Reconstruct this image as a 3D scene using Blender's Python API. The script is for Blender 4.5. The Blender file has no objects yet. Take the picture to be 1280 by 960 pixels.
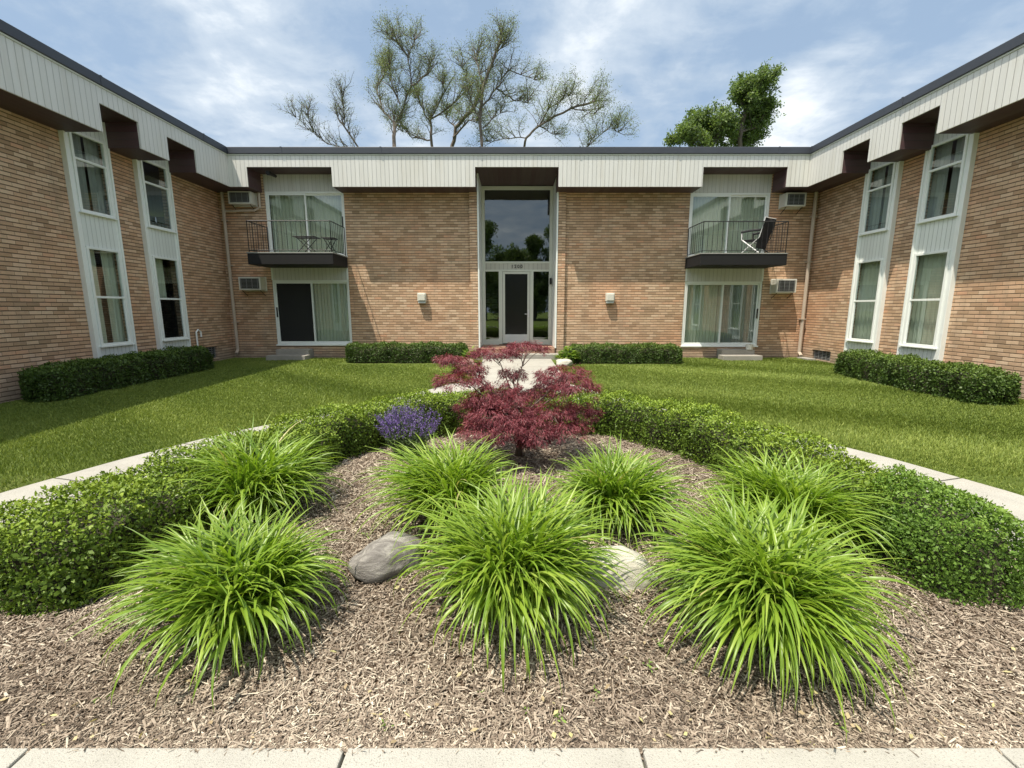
import bpy, math, random
import numpy as np
from mathutils import Vector, Matrix
random.seed(7); RNG = np.random.default_rng(11)
scene = bpy.context.scene
COL = scene.collection
PI = math.pi
R = math.radians

# ------------------------------------------------------------------ helpers
def tag(o, label=None, cat=None, group=None, kind=None):
    if label: o['label'] = label
    if cat: o['category'] = cat
    if group: o['group'] = group
    if kind: o['kind'] = kind
    return o

def thing(name, label, cat, loc=(0, 0, 0), group=None):
    o = bpy.data.objects.new(name, None); COL.objects.link(o)
    o.location = loc; o.empty_display_size = 0.2
    return tag(o, label, cat, group)

def link(name, me, mat, parent=None, smooth=False):
    o = bpy.data.objects.new(name, me); COL.objects.link(o)
    if mat: me.materials.append(mat)
    if smooth: me.polygons.foreach_set('use_smooth', [True] * len(me.polygons))
    if parent:
        o.parent = parent
        if parent.type == 'EMPTY': o.location = -parent.location   # meshes are modelled in world metres
    return o

def npmesh(name, V, F, mat, parent=None, rnd=None, smooth=False):
    V = np.asarray(V, dtype=np.float32).reshape(-1, 3); F = np.asarray(F, dtype=np.int32)
    k = F.shape[1]; me = bpy.data.meshes.new(name)
    me.vertices.add(len(V)); me.vertices.foreach_set('co', V.ravel())
    me.loops.add(F.size); me.loops.foreach_set('vertex_index', F.ravel())
    me.polygons.add(len(F)); me.polygons.foreach_set('loop_start', np.arange(0, F.size, k, dtype=np.int32))
    me.update(calc_edges=True)
    if rnd is not None:
        a = me.attributes.new('rnd', 'FLOAT', 'POINT'); a.data.foreach_set('value', np.asarray(rnd, dtype=np.float32))
    return link(name, me, mat, parent, smooth)

class MB:
    def __init__(s): s.v = []; s.f = []
    def build_each(s, name, mat, parent=None, bevel=0):
        """one object per closed piece"""
        root = list(range(len(s.v)))
        def find(i):
            while root[i] != i: root[i] = root[root[i]]; i = root[i]
            return i
        for f in s.f:
            for k in f[1:]: root[find(k)] = find(f[0])
        grp = {}
        for f in s.f: grp.setdefault(find(f[0]), []).append(f)
        out = []
        for fs in grp.values():
            ids = sorted({k for f in fs for k in f}); mp_ = {k: i for i, k in enumerate(ids)}
            m = MB(); m.v = [s.v[k] for k in ids]; m.f = [tuple(mp_[k] for k in f) for f in fs]; out.append(m.build(name, mat, parent, bevel=bevel))
        return out
    def box(s, x0, x1, y0, y1, z0, z1):
        n = len(s.v)
        s.v += [(x0,y0,z0),(x1,y0,z0),(x1,y1,z0),(x0,y1,z0),(x0,y0,z1),(x1,y0,z1),(x1,y1,z1),(x0,y1,z1)]
        s.f += [tuple(n+i for i in q) for q in ((0,3,2,1),(4,5,6,7),(0,1,5,4),(1,2,6,5),(2,3,7,6),(3,0,4,7))]
        return s
    def poly(s, pts):
        n = len(s.v); s.v += [tuple(p) for p in pts]; s.f.append(tuple(range(n, n+len(pts)))); return s
    def prism(s, ring, top, bot):
        """ring: (x,y) list, top/bot: functions or numbers giving z"""
        T = top if callable(top) else (lambda x, y: top); B = bot if callable(bot) else (lambda x, y: bot)
        n = len(s.v); k = len(ring)
        s.v += [(x, y, T(x, y)) for x, y in ring] + [(x, y, B(x, y)) for x, y in ring]
        s.f.append(tuple(range(n, n+k)))
        for i in range(k):
            j = (i+1) % k; s.f.append((n+i, n+k+i, n+k+j, n+j))
        return s
    def tube(s, pts, rad, sides=6, caps=True):
        pts = [Vector(p) for p in pts]; rad = rad if hasattr(rad, '__len__') else [rad]*len(pts)
        n0 = len(s.v); prev = None
        for i, p in enumerate(pts):
            d = (pts[min(i+1, len(pts)-1)] - pts[max(i-1, 0)]); d = d.normalized() if d.length > 1e-9 else Vector((0,0,1))
            if prev is None:
                a = Vector((0,0,1)) if abs(d.z) < .9 else Vector((1,0,0)); u = d.cross(a).normalized()
            else:
                u = (prev - d*prev.dot(d)); u = u.normalized() if u.length > 1e-6 else d.orthogonal().normalized()
            prev = u; w = d.cross(u)
            for k in range(sides):
                t = 2*PI*k/sides; q = p + (u*math.cos(t) + w*math.sin(t))*rad[i]; s.v.append(tuple(q))
        for i in range(len(pts)-1):
            for k in range(sides):
                a = n0+i*sides+k; b = n0+i*sides+(k+1) % sides; s.f.append((a, b, b+sides, a+sides))
        if caps:
            s.f.append(tuple(n0+k for k in reversed(range(sides)))); m = n0+(len(pts)-1)*sides; s.f.append(tuple(m+k for k in range(sides)))
        return s
    def build(s, name, mat, parent=None, smooth=False, bevel=0):
        me = bpy.data.meshes.new(name); me.from_pydata(s.v, [], s.f); me.update()
        o = link(name, me, mat, parent, smooth)
        if bevel:
            m = o.modifiers.new('b', 'BEVEL'); m.width = bevel; m.segments = 2; m.limit_method = 'ANGLE'
        return o

def G(y):                                      # the lawn rises very gently to the building
    return min(.12, max(0., .01*(y-1.5)))
def Gn(y): return np.clip(.01*(y-1.5), 0, .12)

# ------------------------------------------------------------------ materials
def newmat(name):
    m = bpy.data.materials.new(name); m.use_nodes = True
    nt = m.node_tree; nt.nodes.clear(); return m, nt
class NT:
    def __init__(s, nt): s.nt = nt
    def n(s, t, **kw):
        nd = s.nt.nodes.new(t)
        ins = kw.pop('ins', {})
        for k, v in kw.items(): setattr(nd, k, v)
        for k, v in ins.items():
            if isinstance(v, bpy.types.NodeSocket): s.nt.links.new(v, nd.inputs[k])
            else: nd.inputs[k].default_value = v
        return nd
    def m(s, op, a, b=None, c=None):
        nd = s.nt.nodes.new('ShaderNodeMath'); nd.operation = op
        for i, v in enumerate((a, b, c)):
            if v is None: continue
            if isinstance(v, bpy.types.NodeSocket): s.nt.links.new(v, nd.inputs[i])
            else: nd.inputs[i].default_value = v
        return nd.outputs[0]
    def ramp(s, fac, stops, interp='LINEAR'):
        nd = s.nt.nodes.new('ShaderNodeValToRGB'); cr = nd.color_ramp; cr.interpolation = interp
        while len(cr.elements) < len(stops): cr.elements.new(.5)
        for e, (p, c) in zip(cr.elements, stops): e.position = p; e.color = (c[0], c[1], c[2], 1)
        s.nt.links.new(fac, nd.inputs[0]); return nd.outputs[0]
    def mix(s, fac, a, b, mode='MIX'):
        nd = s.nt.nodes.new('ShaderNodeMix'); nd.data_type = 'RGBA'; nd.blend_type = mode
        for sock, v in ((nd.inputs[0], fac), (nd.inputs[6], a), (nd.inputs[7], b)):
            if isinstance(v, bpy.types.NodeSocket): s.nt.links.new(v, sock)
            elif isinstance(v, (int, float)): sock.default_value = v
            else: sock.default_value = (*v, 1) if len(v) == 3 else v
        return nd.outputs[2]
    def noise(s, scale, detail=4, rough=.55, vec=None, dist=0):
        nd = s.nt.nodes.new('ShaderNodeTexNoise'); nd.inputs['Scale'].default_value = scale
        nd.inputs['Detail'].default_value = detail; nd.inputs['Roughness'].default_value = rough; nd.inputs['Distortion'].default_value = dist
        if vec: s.nt.links.new(vec, nd.inputs['Vector'])
        return nd.outputs['Fac']
    def pos(s): return s.n('ShaderNodeNewGeometry').outputs['Position']
    def bump(s, h, strength=.3, dist=.01):
        return s.n('ShaderNodeBump', ins={'Height': h, 'Strength': strength, 'Distance': dist}).outputs[0]
    def out(s, sh): s.n('ShaderNodeOutputMaterial', ins={'Surface': sh})
    def principled(s, color, rough=.6, normal=None, metal=0, spec=.5):
        ins = {'Base Color': color if isinstance(color, bpy.types.NodeSocket) else (*color, 1), 'Roughness': rough, 'Metallic': metal, 'Specular IOR Level': spec}
        if normal: ins['Normal'] = normal
        return s.n('ShaderNodeBsdfPrincipled', ins=ins).outputs[0]

def plain(name, col, rough=.5, vary=.12, scale=6, metal=0, spec=.5, bump=0):
    m, nt = newmat(name); N = NT(nt); p = N.pos()
    f = N.noise(scale, 5, .6, p)
    c = N.mix(f, tuple(v*(1-vary) for v in col), tuple(min(1, v*(1+vary)) for v in col))
    nm = N.bump(N.noise(scale*12, 3, .6, p), bump, .004) if bump else None
    N.out(N.principled(c, rough, nm, metal, spec)); return m

def wallcoords(N):
    g = N.n('ShaderNodeNewGeometry'); sp = N.n('ShaderNodeSeparateXYZ', ins={0: g.outputs['Position']}); sn = N.n('ShaderNodeSeparateXYZ', ins={0: g.outputs['True Normal']})
    isx = N.m('GREATER_THAN', N.m('ABSOLUTE', sn.outputs[0]), .5)
    u = N.m('ADD', N.m('MULTIPLY', sp.outputs[1], isx), N.m('MULTIPLY', sp.outputs[0], N.m('SUBTRACT', 1., isx)))
    return u, sp.outputs[2], g.outputs['Position']

def brick_mat():
    m, nt = newmat('tan_brick'); N = NT(nt); u, z, pos = wallcoords(N)
    W, H = .215, .0762
    wob = N.m('MULTIPLY', N.m('SUBTRACT', N.noise(5, 3, .6, pos), .5), .012)
    zz = N.m('ADD', z, wob)
    vr = N.m('DIVIDE', zz, H); row = N.m('FLOOR', vr); fz = N.m('MULTIPLY', N.m('FRACT', vr), H)
    rj = N.n('ShaderNodeTexWhiteNoise', noise_dimensions='1D', ins={'W': row}).outputs['Value']
    off = N.m('ADD', N.m('MULTIPLY', N.m('MODULO', row, 2.), .5), N.m('MULTIPLY', rj, .16))
    ur = N.m('ADD', N.m('DIVIDE', u, W), off); col = N.m('FLOOR', ur); fu = N.m('MULTIPLY', N.m('FRACT', ur), W)
    dz = N.m('MINIMUM', fz, N.m('SUBTRACT', H, fz)); du = N.m('MINIMUM', fu, N.m('SUBTRACT', W, fu))
    edge = N.m('MULTIPLY', N.m('SUBTRACT', N.noise(60, 2, .5, pos), .5), .006)
    bz = N.n('ShaderNodeMapRange', interpolation_type='SMOOTHSTEP', ins={0: N.m('ADD', dz, edge), 1: .0050, 2: .0110}).outputs[0]
    bu = N.n('ShaderNodeMapRange', interpolation_type='SMOOTHSTEP', ins={0: N.m('ADD', du, edge), 1: .0015, 2: .0055}).outputs[0]
    br = N.m('MULTIPLY', bz, N.m('ADD', .45, N.m('MULTIPLY', bu, .55)))
    idv = N.n('ShaderNodeCombineXYZ', ins={0: col, 1: row}).outputs[0]
    wn = N.n('ShaderNodeTexWhiteNoise', noise_dimensions='2D', ins={'Vector': idv})
    a = wn.outputs['Value']; b = N.n('ShaderNodeSeparateColor', ins={0: wn.outputs['Color']}).outputs[1]
    c1 = N.ramp(a, [(0, (.33,.22,.135)), (.10, (.45,.305,.19)), (.35, (.57,.385,.25)), (.6, (.65,.455,.30)), (.88, (.75,.56,.39)), (1, (.63,.36,.225))])
    # cloudy firing tones inside each brick and slow tone drift over the wall
    c2 = N.mix(N.m('MULTIPLY', N.noise(9, 4, .65, pos), .45), c1, (.44,.30,.205))
    big = N.n('ShaderNodeMapRange', ins={0: N.noise(.55, 3, .6, pos), 1: .42, 2: .68}).outputs[0]
    c3 = N.mix(N.m('MULTIPLY', big, .55), c2, N.mix(.72, c2, (.68,.33,.18)))
    # grime and splash-back greys on the lowest courses
    low = N.n('ShaderNodeMapRange', ins={0: N.m('ADD', z, N.m('MULTIPLY', N.noise(1.2, 3, .6, pos), .5)), 1: .35, 2: .85, 3: 1., 4: 0.}).outputs[0]
    c4 = N.mix(N.m('MULTIPLY', low, .6), c3, (.30,.27,.23))
    mort = N.mix(N.noise(30, 2, .5, pos), (.105,.075,.05), (.20,.15,.10))
    # rain streaks running down the wall and a few paler efflorescent areas
    sk = N.noise(1, 5, .6, N.n('ShaderNodeMapping', ins={0: pos, 'Scale': (3.2, 3.2, .35)}).outputs[0])
    c4 = N.mix(N.m('MULTIPLY', N.n('ShaderNodeMapRange', ins={0: sk, 1: .52, 2: .72}).outputs[0], .38), c4, (.30,.22,.155))
    c4 = N.mix(N.m('MULTIPLY', N.n('ShaderNodeMapRange', ins={0: N.noise(1.7, 5, .7, pos, .5), 1: .60, 2: .78}).outputs[0], .30), c4, (.72,.66,.56))
    cm = N.mix(br, mort, c4)
    h = N.m('ADD', N.m('MULTIPLY', br, N.m('ADD', 1., N.m('MULTIPLY', b, .35))), N.m('MULTIPLY', N.noise(120, 3, .6, pos), .25))
    N.out(N.principled(cm, .88, N.bump(h, .9, .010), spec=.25)); return m

def siding_mat(name, col, pitch=.115, horiz=False, stain=.5, groove=.45):
    m, nt = newmat(name); N = NT(nt); u, z, pos = wallcoords(N)
    k = z if horiz else u
    f = N.m('MULTIPLY', N.m('FRACT', N.m('DIVIDE', k, pitch)), pitch)
    d = N.m('MINIMUM', f, N.m('SUBTRACT', pitch, f))
    g = N.n('ShaderNodeMapRange', interpolation_type='SMOOTHSTEP', ins={0: d, 1: .003, 2: .009}).outputs[0]
    streak = N.noise(1, 4, .6, N.n('ShaderNodeMapping', ins={0: pos, 'Scale': (5, 5, .5)}).outputs[0])
    st = N.n('ShaderNodeMapRange', ins={0: streak, 1: .5, 2: .75}).outputs[0]
    c = N.mix(N.m('MULTIPLY', st, stain*.5), col, tuple(v*q for v, q in zip(col, (.74,.69,.58))))
    bid = N.n('ShaderNodeTexWhiteNoise', noise_dimensions='1D', ins={'W': N.m('FLOOR', N.m('DIVIDE', k, pitch))}).outputs['Value']
    c = N.mix(N.m('MULTIPLY', bid, .10), c, (0.25, .25, .22))
    c = N.mix(g, N.mix(groove, c, (.05,.05,.045)), c)
    N.out(N.principled(c, .55, N.bump(g, .8, .008))); return m

def concrete_mat(name, col, scale=1.):
    m, nt = newmat(name); N = NT(nt); pos = N.pos()
    a = N.noise(2.2*scale, 6, .65, pos); b = N.noise(140, 2, .7, pos); s = N.noise(.8, 4, .6, pos)
    c = N.ramp(a, [(.25, tuple(v*.82 for v in col)), (.5, col), (.75, tuple(min(1, v*1.12) for v in col))])
    c = N.mix(N.n('ShaderNodeMapRange', ins={0: b, 1: .56, 2: .72}).outputs[0], c, tuple(v*.55 for v in col))
    c = N.mix(N.m('MULTIPLY', N.n('ShaderNodeMapRange', ins={0: s, 1: .5, 2: .72}).outputs[0], .35), c, (.30,.27,.22))
    vor = N.n('ShaderNodeTexVoronoi', ins={'Vector': pos, 'Scale': 210.}).outputs['Distance']
    N.out(N.principled(c, .9, N.bump(N.m('ADD', vor, N.m('MULTIPLY', b, .6)), .5, .004), spec=.3)); return m

def attr_mat(name, stops, rough=.5, trans=.3, tcol=None, spec=.4, mottle=.25):
    """leaf material: every leaf carries its own tone in the point attribute rnd"""
    m, nt = newmat(name); N = NT(nt)
    a = N.n('ShaderNodeAttribute', attribute_name='rnd').outputs['Fac']
    c = N.ramp(a, stops)
    c = N.mix(N.m('MULTIPLY', N.noise(3, 3, .6, N.pos()), mottle), c, tuple(v*.6 for v in stops[len(stops)//2][1]))
    p = N.principled(c, rough, spec=spec)
    if trans:
        tc = N.mix(1., c, tcol or (1.5, 1.5, .7), 'MULTIPLY')
        t = N.n('ShaderNodeBsdfTranslucent', ins={'Color': tc}).outputs[0]
        p = N.n('ShaderNodeMixShader', ins={0: trans, 1: p, 2: t}).outputs[0]
    N.out(p); return m

def glass_mat(name, tint=(.75,.82,.78), refl=1.6, base=.03, trans=1.):
    m, nt = newmat(name); N = NT(nt)
    g_ = N.n('ShaderNodeNewGeometry'); ci = N.m('ABSOLUTE', N.n('ShaderNodeVectorMath', operation='DOT_PRODUCT', ins={0: g_.outputs['Incoming'], 1: g_.outputs['Normal']}).outputs['Value'])
    fr = N.m('ADD', .04, N.m('MULTIPLY', .96, N.m('POWER', N.m('SUBTRACT', 1., ci), 5.)))      # Schlick, same from both sides
    wave = N.bump(N.noise(1.3, 2, .5, N.pos()), .03, .05)
    f = N.m('MINIMUM', N.m('ADD', N.m('MULTIPLY', fr, refl), base), 1.)
    t = N.n('ShaderNodeBsdfTransparent', ins={'Color': (*tint, 1)}).outputs[0]
    g = N.n('ShaderNodeBsdfGlossy', ins={'Roughness': .015, 'Color': (.92,.97,.96,1), 'Normal': wave}).outputs[0]
    N.out(N.n('ShaderNodeMixShader', ins={0: f, 1: t, 2: g}).outputs[0]); return m

M = {}
M['brick'] = brick_mat()
M['fascia'] = siding_mat('cream_fascia', (.655,.655,.625), .118, groove=.30, stain=.8)
M['panel'] = siding_mat('white_panel', (.76,.80,.77), .10, stain=.2, groove=.3)
M['soffit'] = siding_mat('maroon_soffit', (.062,.030,.034), .14, stain=.3, groove=.5)
M['cheek'] = siding_mat('maroon_cheek', (.075,.034,.040), .14, horiz=True, stain=.3, groove=.6)
M['trim'] = plain('white_trim', (.82,.85,.82), .4, .05, 3)
M['greytrim'] = plain('grey_green_trim', (.60,.62,.55), .45, .06, 3)
M['coping'] = plain('dark_coping', (.050,.056,.070), .45, .2, 2.5, spec=.4)
M['glass'] = glass_mat('window_glass', (.86,.92,.90), 2.8, .05)
M['darkglass'] = glass_mat('bronze_glass', (.22,.24,.23), 2.3, .08)
M['screen'] = plain('insect_screen', (.010,.011,.011), .7, .2, 3)
M['curtain'] = plain('pale_green_blind', (.56,.585,.47), .8, .08, 2)
M['curtaindark'] = plain('grey_curtain', (.30,.32,.29), .85, .15, 3)
M['black'] = plain('black_iron', (.013,.013,.014), .5, .3, 8, bump=.2)
M['slab'] = plain('black_painted_slab', (.005,.005,.006), .8, .5, 2.5)
M['slabtop'] = plain('balcony_deck', (.30,.30,.28), .8, .2, 3)
M['pipe'] = plain('downspout_beige', (.50,.42,.34), .5, .15, 2)
M['ac'] = plain('ac_casing', (.62,.61,.55), .5, .15, 4)
M['acg'] = plain('ac_grille', (.20,.21,.21), .5, .2, 10)
M['lamp'] = plain('lamp_housing', (.66,.64,.56), .5, .08, 6)
M['vent'] = plain('vent_dark', (.03,.028,.026), .8, .3, 8)
M['concrete'] = concrete_mat('concrete_walk', (.37,.36,.325))
M['steps'] = concrete_mat('concrete_step', (.33,.315,.28))
M['roof'] = plain('flat_roof', (.12,.12,.12), .9, .3, 2)
M['plaster'] = plain('room_plaster', (.22,.21,.19), .9, .1, 2)
M['fabric'] = plain('black_fabric', (.02,.02,.024), .8, .3, 12)
M['whitemetal'] = plain('white_metal', (.7,.7,.7), .35, .05, 3)
M['kick'] = plain('kick_plate', (.60,.62,.60), .4, .05, 3)
M['numeral'] = plain('numeral_black', (.03,.025,.02), .5, .1, 9)
M['porch'] = plain('porch_pink_stone', (.34,.20,.14), .8, .25, 9, bump=.3)

def soil_mat():
    m, nt = newmat('lawn_soil'); N = NT(nt); p = N.pos()
    a = N.noise(26, 6, .7, p); b = N.noise(.9, 4, .6, p); c0 = N.noise(180, 3, .7, p)
    c = N.ramp(a, [(.3, (.06,.09,.018)), (.52, (.12,.17,.034)), (.72, (.20,.22,.07))])
    c = N.mix(N.m('MULTIPLY', N.n('ShaderNodeMapRange', ins={0: b, 1: .55, 2: .75}).outputs[0], .5), c, (.15,.14,.06))
    N.out(N.principled(c, .9, N.bump(N.m('ADD', a, c0), .8, .03), spec=.1)); return m
M['soil'] = soil_mat()
def mulchbase_mat():
    m, nt = newmat('mulch_base'); N = NT(nt); p = N.pos()
    mp = N.n('ShaderNodeMapping', ins={0: p, 'Scale': (38, 90, 60), 'Rotation': (0, 0, .6)}).outputs[0]
    a = N.noise(1, 5, .75, mp); b = N.noise(60, 5, .75, p)
    c = N.ramp(N.m('MULTIPLY', N.m('ADD', a, b), .5), [(.35, (.035,.024,.016)), (.48, (.11,.075,.05)), (.58, (.22,.16,.11)), (.7, (.36,.29,.21))])
    N.out(N.principled(c, .95, N.bump(N.m('ADD', a, b), 1., .02), spec=.1)); return m
M['mulch'] = mulchbase_mat()
def rock_mat(name, c0, c1, c2):
    m, nt = newmat(name); N = NT(nt); p = N.pos()
    mp = N.n('ShaderNodeMapping', ins={0: p, 'Scale': (3, 9, 14), 'Rotation': (.3, .5, .4)}).outputs[0]
    a = N.noise(2, 7, .65, mp, .6); b = N.noise(90, 4, .7, p)
    c = N.ramp(a, [(.3, c0), (.5, c1), (.68, c2)])
    c = N.mix(N.m('MULTIPLY', b, .35), c, tuple(v*.6 for v in c1))
    N.out(N.principled(c, .85, N.bump(N.m('ADD', a, N.m('MULTIPLY', b, .5)), .8, .015), spec=.3)); return m
M['rockgrey'] = rock_mat('grey_boulder_stone', (.11,.10,.09), (.22,.205,.19), (.40,.38,.34))
M['rockpale'] = rock_mat('pale_boulder_stone', (.36,.34,.28), (.52,.50,.43), (.62,.60,.54))
M['rockpink'] = rock_mat('pink_stone', (.38,.24,.19), (.5,.34,.28), (.6,.47,.4))

M['lily'] = attr_mat('daylily_leaf', [(0, (.10,.19,.020)), (.35, (.17,.285,.030)), (.7, (.26,.38,.045)), (.97, (.38,.47,.10)), (1, (.5,.45,.2))], .38, .36, (1.2,1.25,.6), .5, .12)
M['box'] = attr_mat('boxwood_leaf', [(0, (.040,.080,.011)), (.3, (.10,.17,.020)), (.6, (.20,.29,.032)), (.85, (.30,.39,.045)), (1, (.40,.47,.08))], .5, .16, (1.3,1.3,.5), .3)
M['yew'] = attr_mat('yew_leaf', [(0, (.028,.055,.012)), (.4, (.062,.115,.02)), (.8, (.13,.20,.032)), (1, (.22,.29,.06))], .5, .15, (1.3,1.3,.6), .35)
M['shrub'] = attr_mat('bright_shrub_leaf', [(0, (.06,.12,.022)), (.4, (.12,.22,.035)), (.8, (.21,.33,.055)), (1, (.31,.42,.09))], .5, .25, (1.25,1.3,.6), .3)
M['twig'] = plain('hedge_twigs', (.045,.042,.022), .9, .4, 20)
M['grass'] = attr_mat('grass_blade', [(0, (.085,.135,.026)), (.35, (.175,.24,.045)), (.7, (.285,.345,.075)), (.92, (.36,.41,.11)), (1, (.52,.48,.26))], .55, .25, (1.3,1.3,.6), .3, .2)
M['maple'] = attr_mat('red_maple_leaf', [(0, (.070,.020,.028)), (.4, (.17,.042,.056)), (.75, (.29,.080,.096)), (1, (.44,.17,.17))], .5, .28, (1.6,.8,.8), .35)
M['mbark'] = plain('maple_bark', (.13,.09,.075), .85, .35, 12, bump=.4)
M['bark'] = plain('tree_bark', (.12,.10,.085), .9, .35, 3, bump=.4)
M['salvl'] = attr_mat('salvia_leaf', [(0, (.05,.09,.03)), (.6, (.10,.16,.05)), (1, (.2,.26,.11))], .6, .2)
M['salvf'] = attr_mat('salvia_flower', [(0, (.11,.065,.23)), (.5, (.22,.14,.42)), (1, (.38,.29,.58))], .6, .25, (1.2,1.1,1.4))
M['hosta'] = attr_mat('hosta_leaf', [(0, (.06,.13,.02)), (.5, (.14,.24,.04)), (1, (.28,.37,.08))], .45, .25)
M['chip'] = attr_mat('mulch_chip', [(0, (.045,.033,.025)), (.2, (.14,.105,.078)), (.45, (.27,.215,.168)), (.7, (.41,.345,.272)), (.88, (.58,.51,.41)), (1, (.74,.67,.53))], .85, 0, spec=.2, mottle=.3)
M['fallen'] = attr_mat('fallen_leaf', [(0, (.36,.27,.17)), (.5, (.50,.42,.25)), (1, (.56,.54,.24))], .7, .2, (1.2,1.1,.6))
M['weed'] = attr_mat('weed_leaf', [(0, (.12,.22,.04)), (1, (.26,.38,.08))], .6, .25)
M['treel'] = attr_mat('locust_leaf', [(0, (.09,.125,.055)), (.5, (.165,.215,.095)), (1, (.26,.31,.15))], .55, .45, (1.4,1.4,.8))
M['treed'] = attr_mat('dense_tree_leaf', [(0, (.06,.10,.028)), (.5, (.13,.20,.055)), (1, (.22,.31,.10))], .5, .38, (1.4,1.4,.7))

# ------------------------------------------------------------------ leaf geometry
def unit(a): return a/np.maximum(np.linalg.norm(a, axis=1, keepdims=True), 1e-9)
def leaf_quads(P, Nn, D, L, W, fold=.25):
    """rhombic folded leaves: P base, D direction, Nn normal"""
    D = unit(D); S = unit(np.cross(D, Nn)); U = np.cross(S, D)
    L = np.broadcast_to(np.asarray(L, float).reshape(-1, 1), (len(P), 1)); W = np.broadcast_to(np.asarray(W, float).reshape(-1, 1), (len(P), 1))
    a = P; c = P + D*L; m = P + D*L*.48; b = m + S*W*.5 + U*W*fold; d = m - S*W*.5 + U*W*fold
    V = np.stack([a, b, c, d], 1).reshape(-1, 3); F = np.arange(len(P)*4).reshape(-1, 4)
    return V, F
def leaves(name, P, Nn, L, W, mat, parent, rnd, D=None, fold=.25):
    if D is None: D = unit(np.cross(Nn, RNG.normal(size=P.shape)))
    V, F = leaf_quads(P, Nn, D, L, W, fold)
    return npmesh(name, V, F, mat, parent, np.repeat(rnd, 4))

def resample(pts, step):
    pts = np.array(pts, float); seg = np.linalg.norm(np.diff(pts, axis=0), axis=1); s = np.concatenate([[0], np.cumsum(seg)])
    # smooth with Catmull-like interpolation: fine linear resample then box smooth
    n = max(8, int(s[-1]/step)); t = np.linspace(0, s[-1], n)
    P = np.stack([np.interp(t, s, pts[:, k]) for k in range(pts.shape[1])], 1)
    k = max(1, int(.35/step))
    Q = P.copy()
    for i in range(1, n-1):
        r = min(k, i, n-1-i); Q[i] = P[i-r:i+r+1].mean(0)
    return Q

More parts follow.
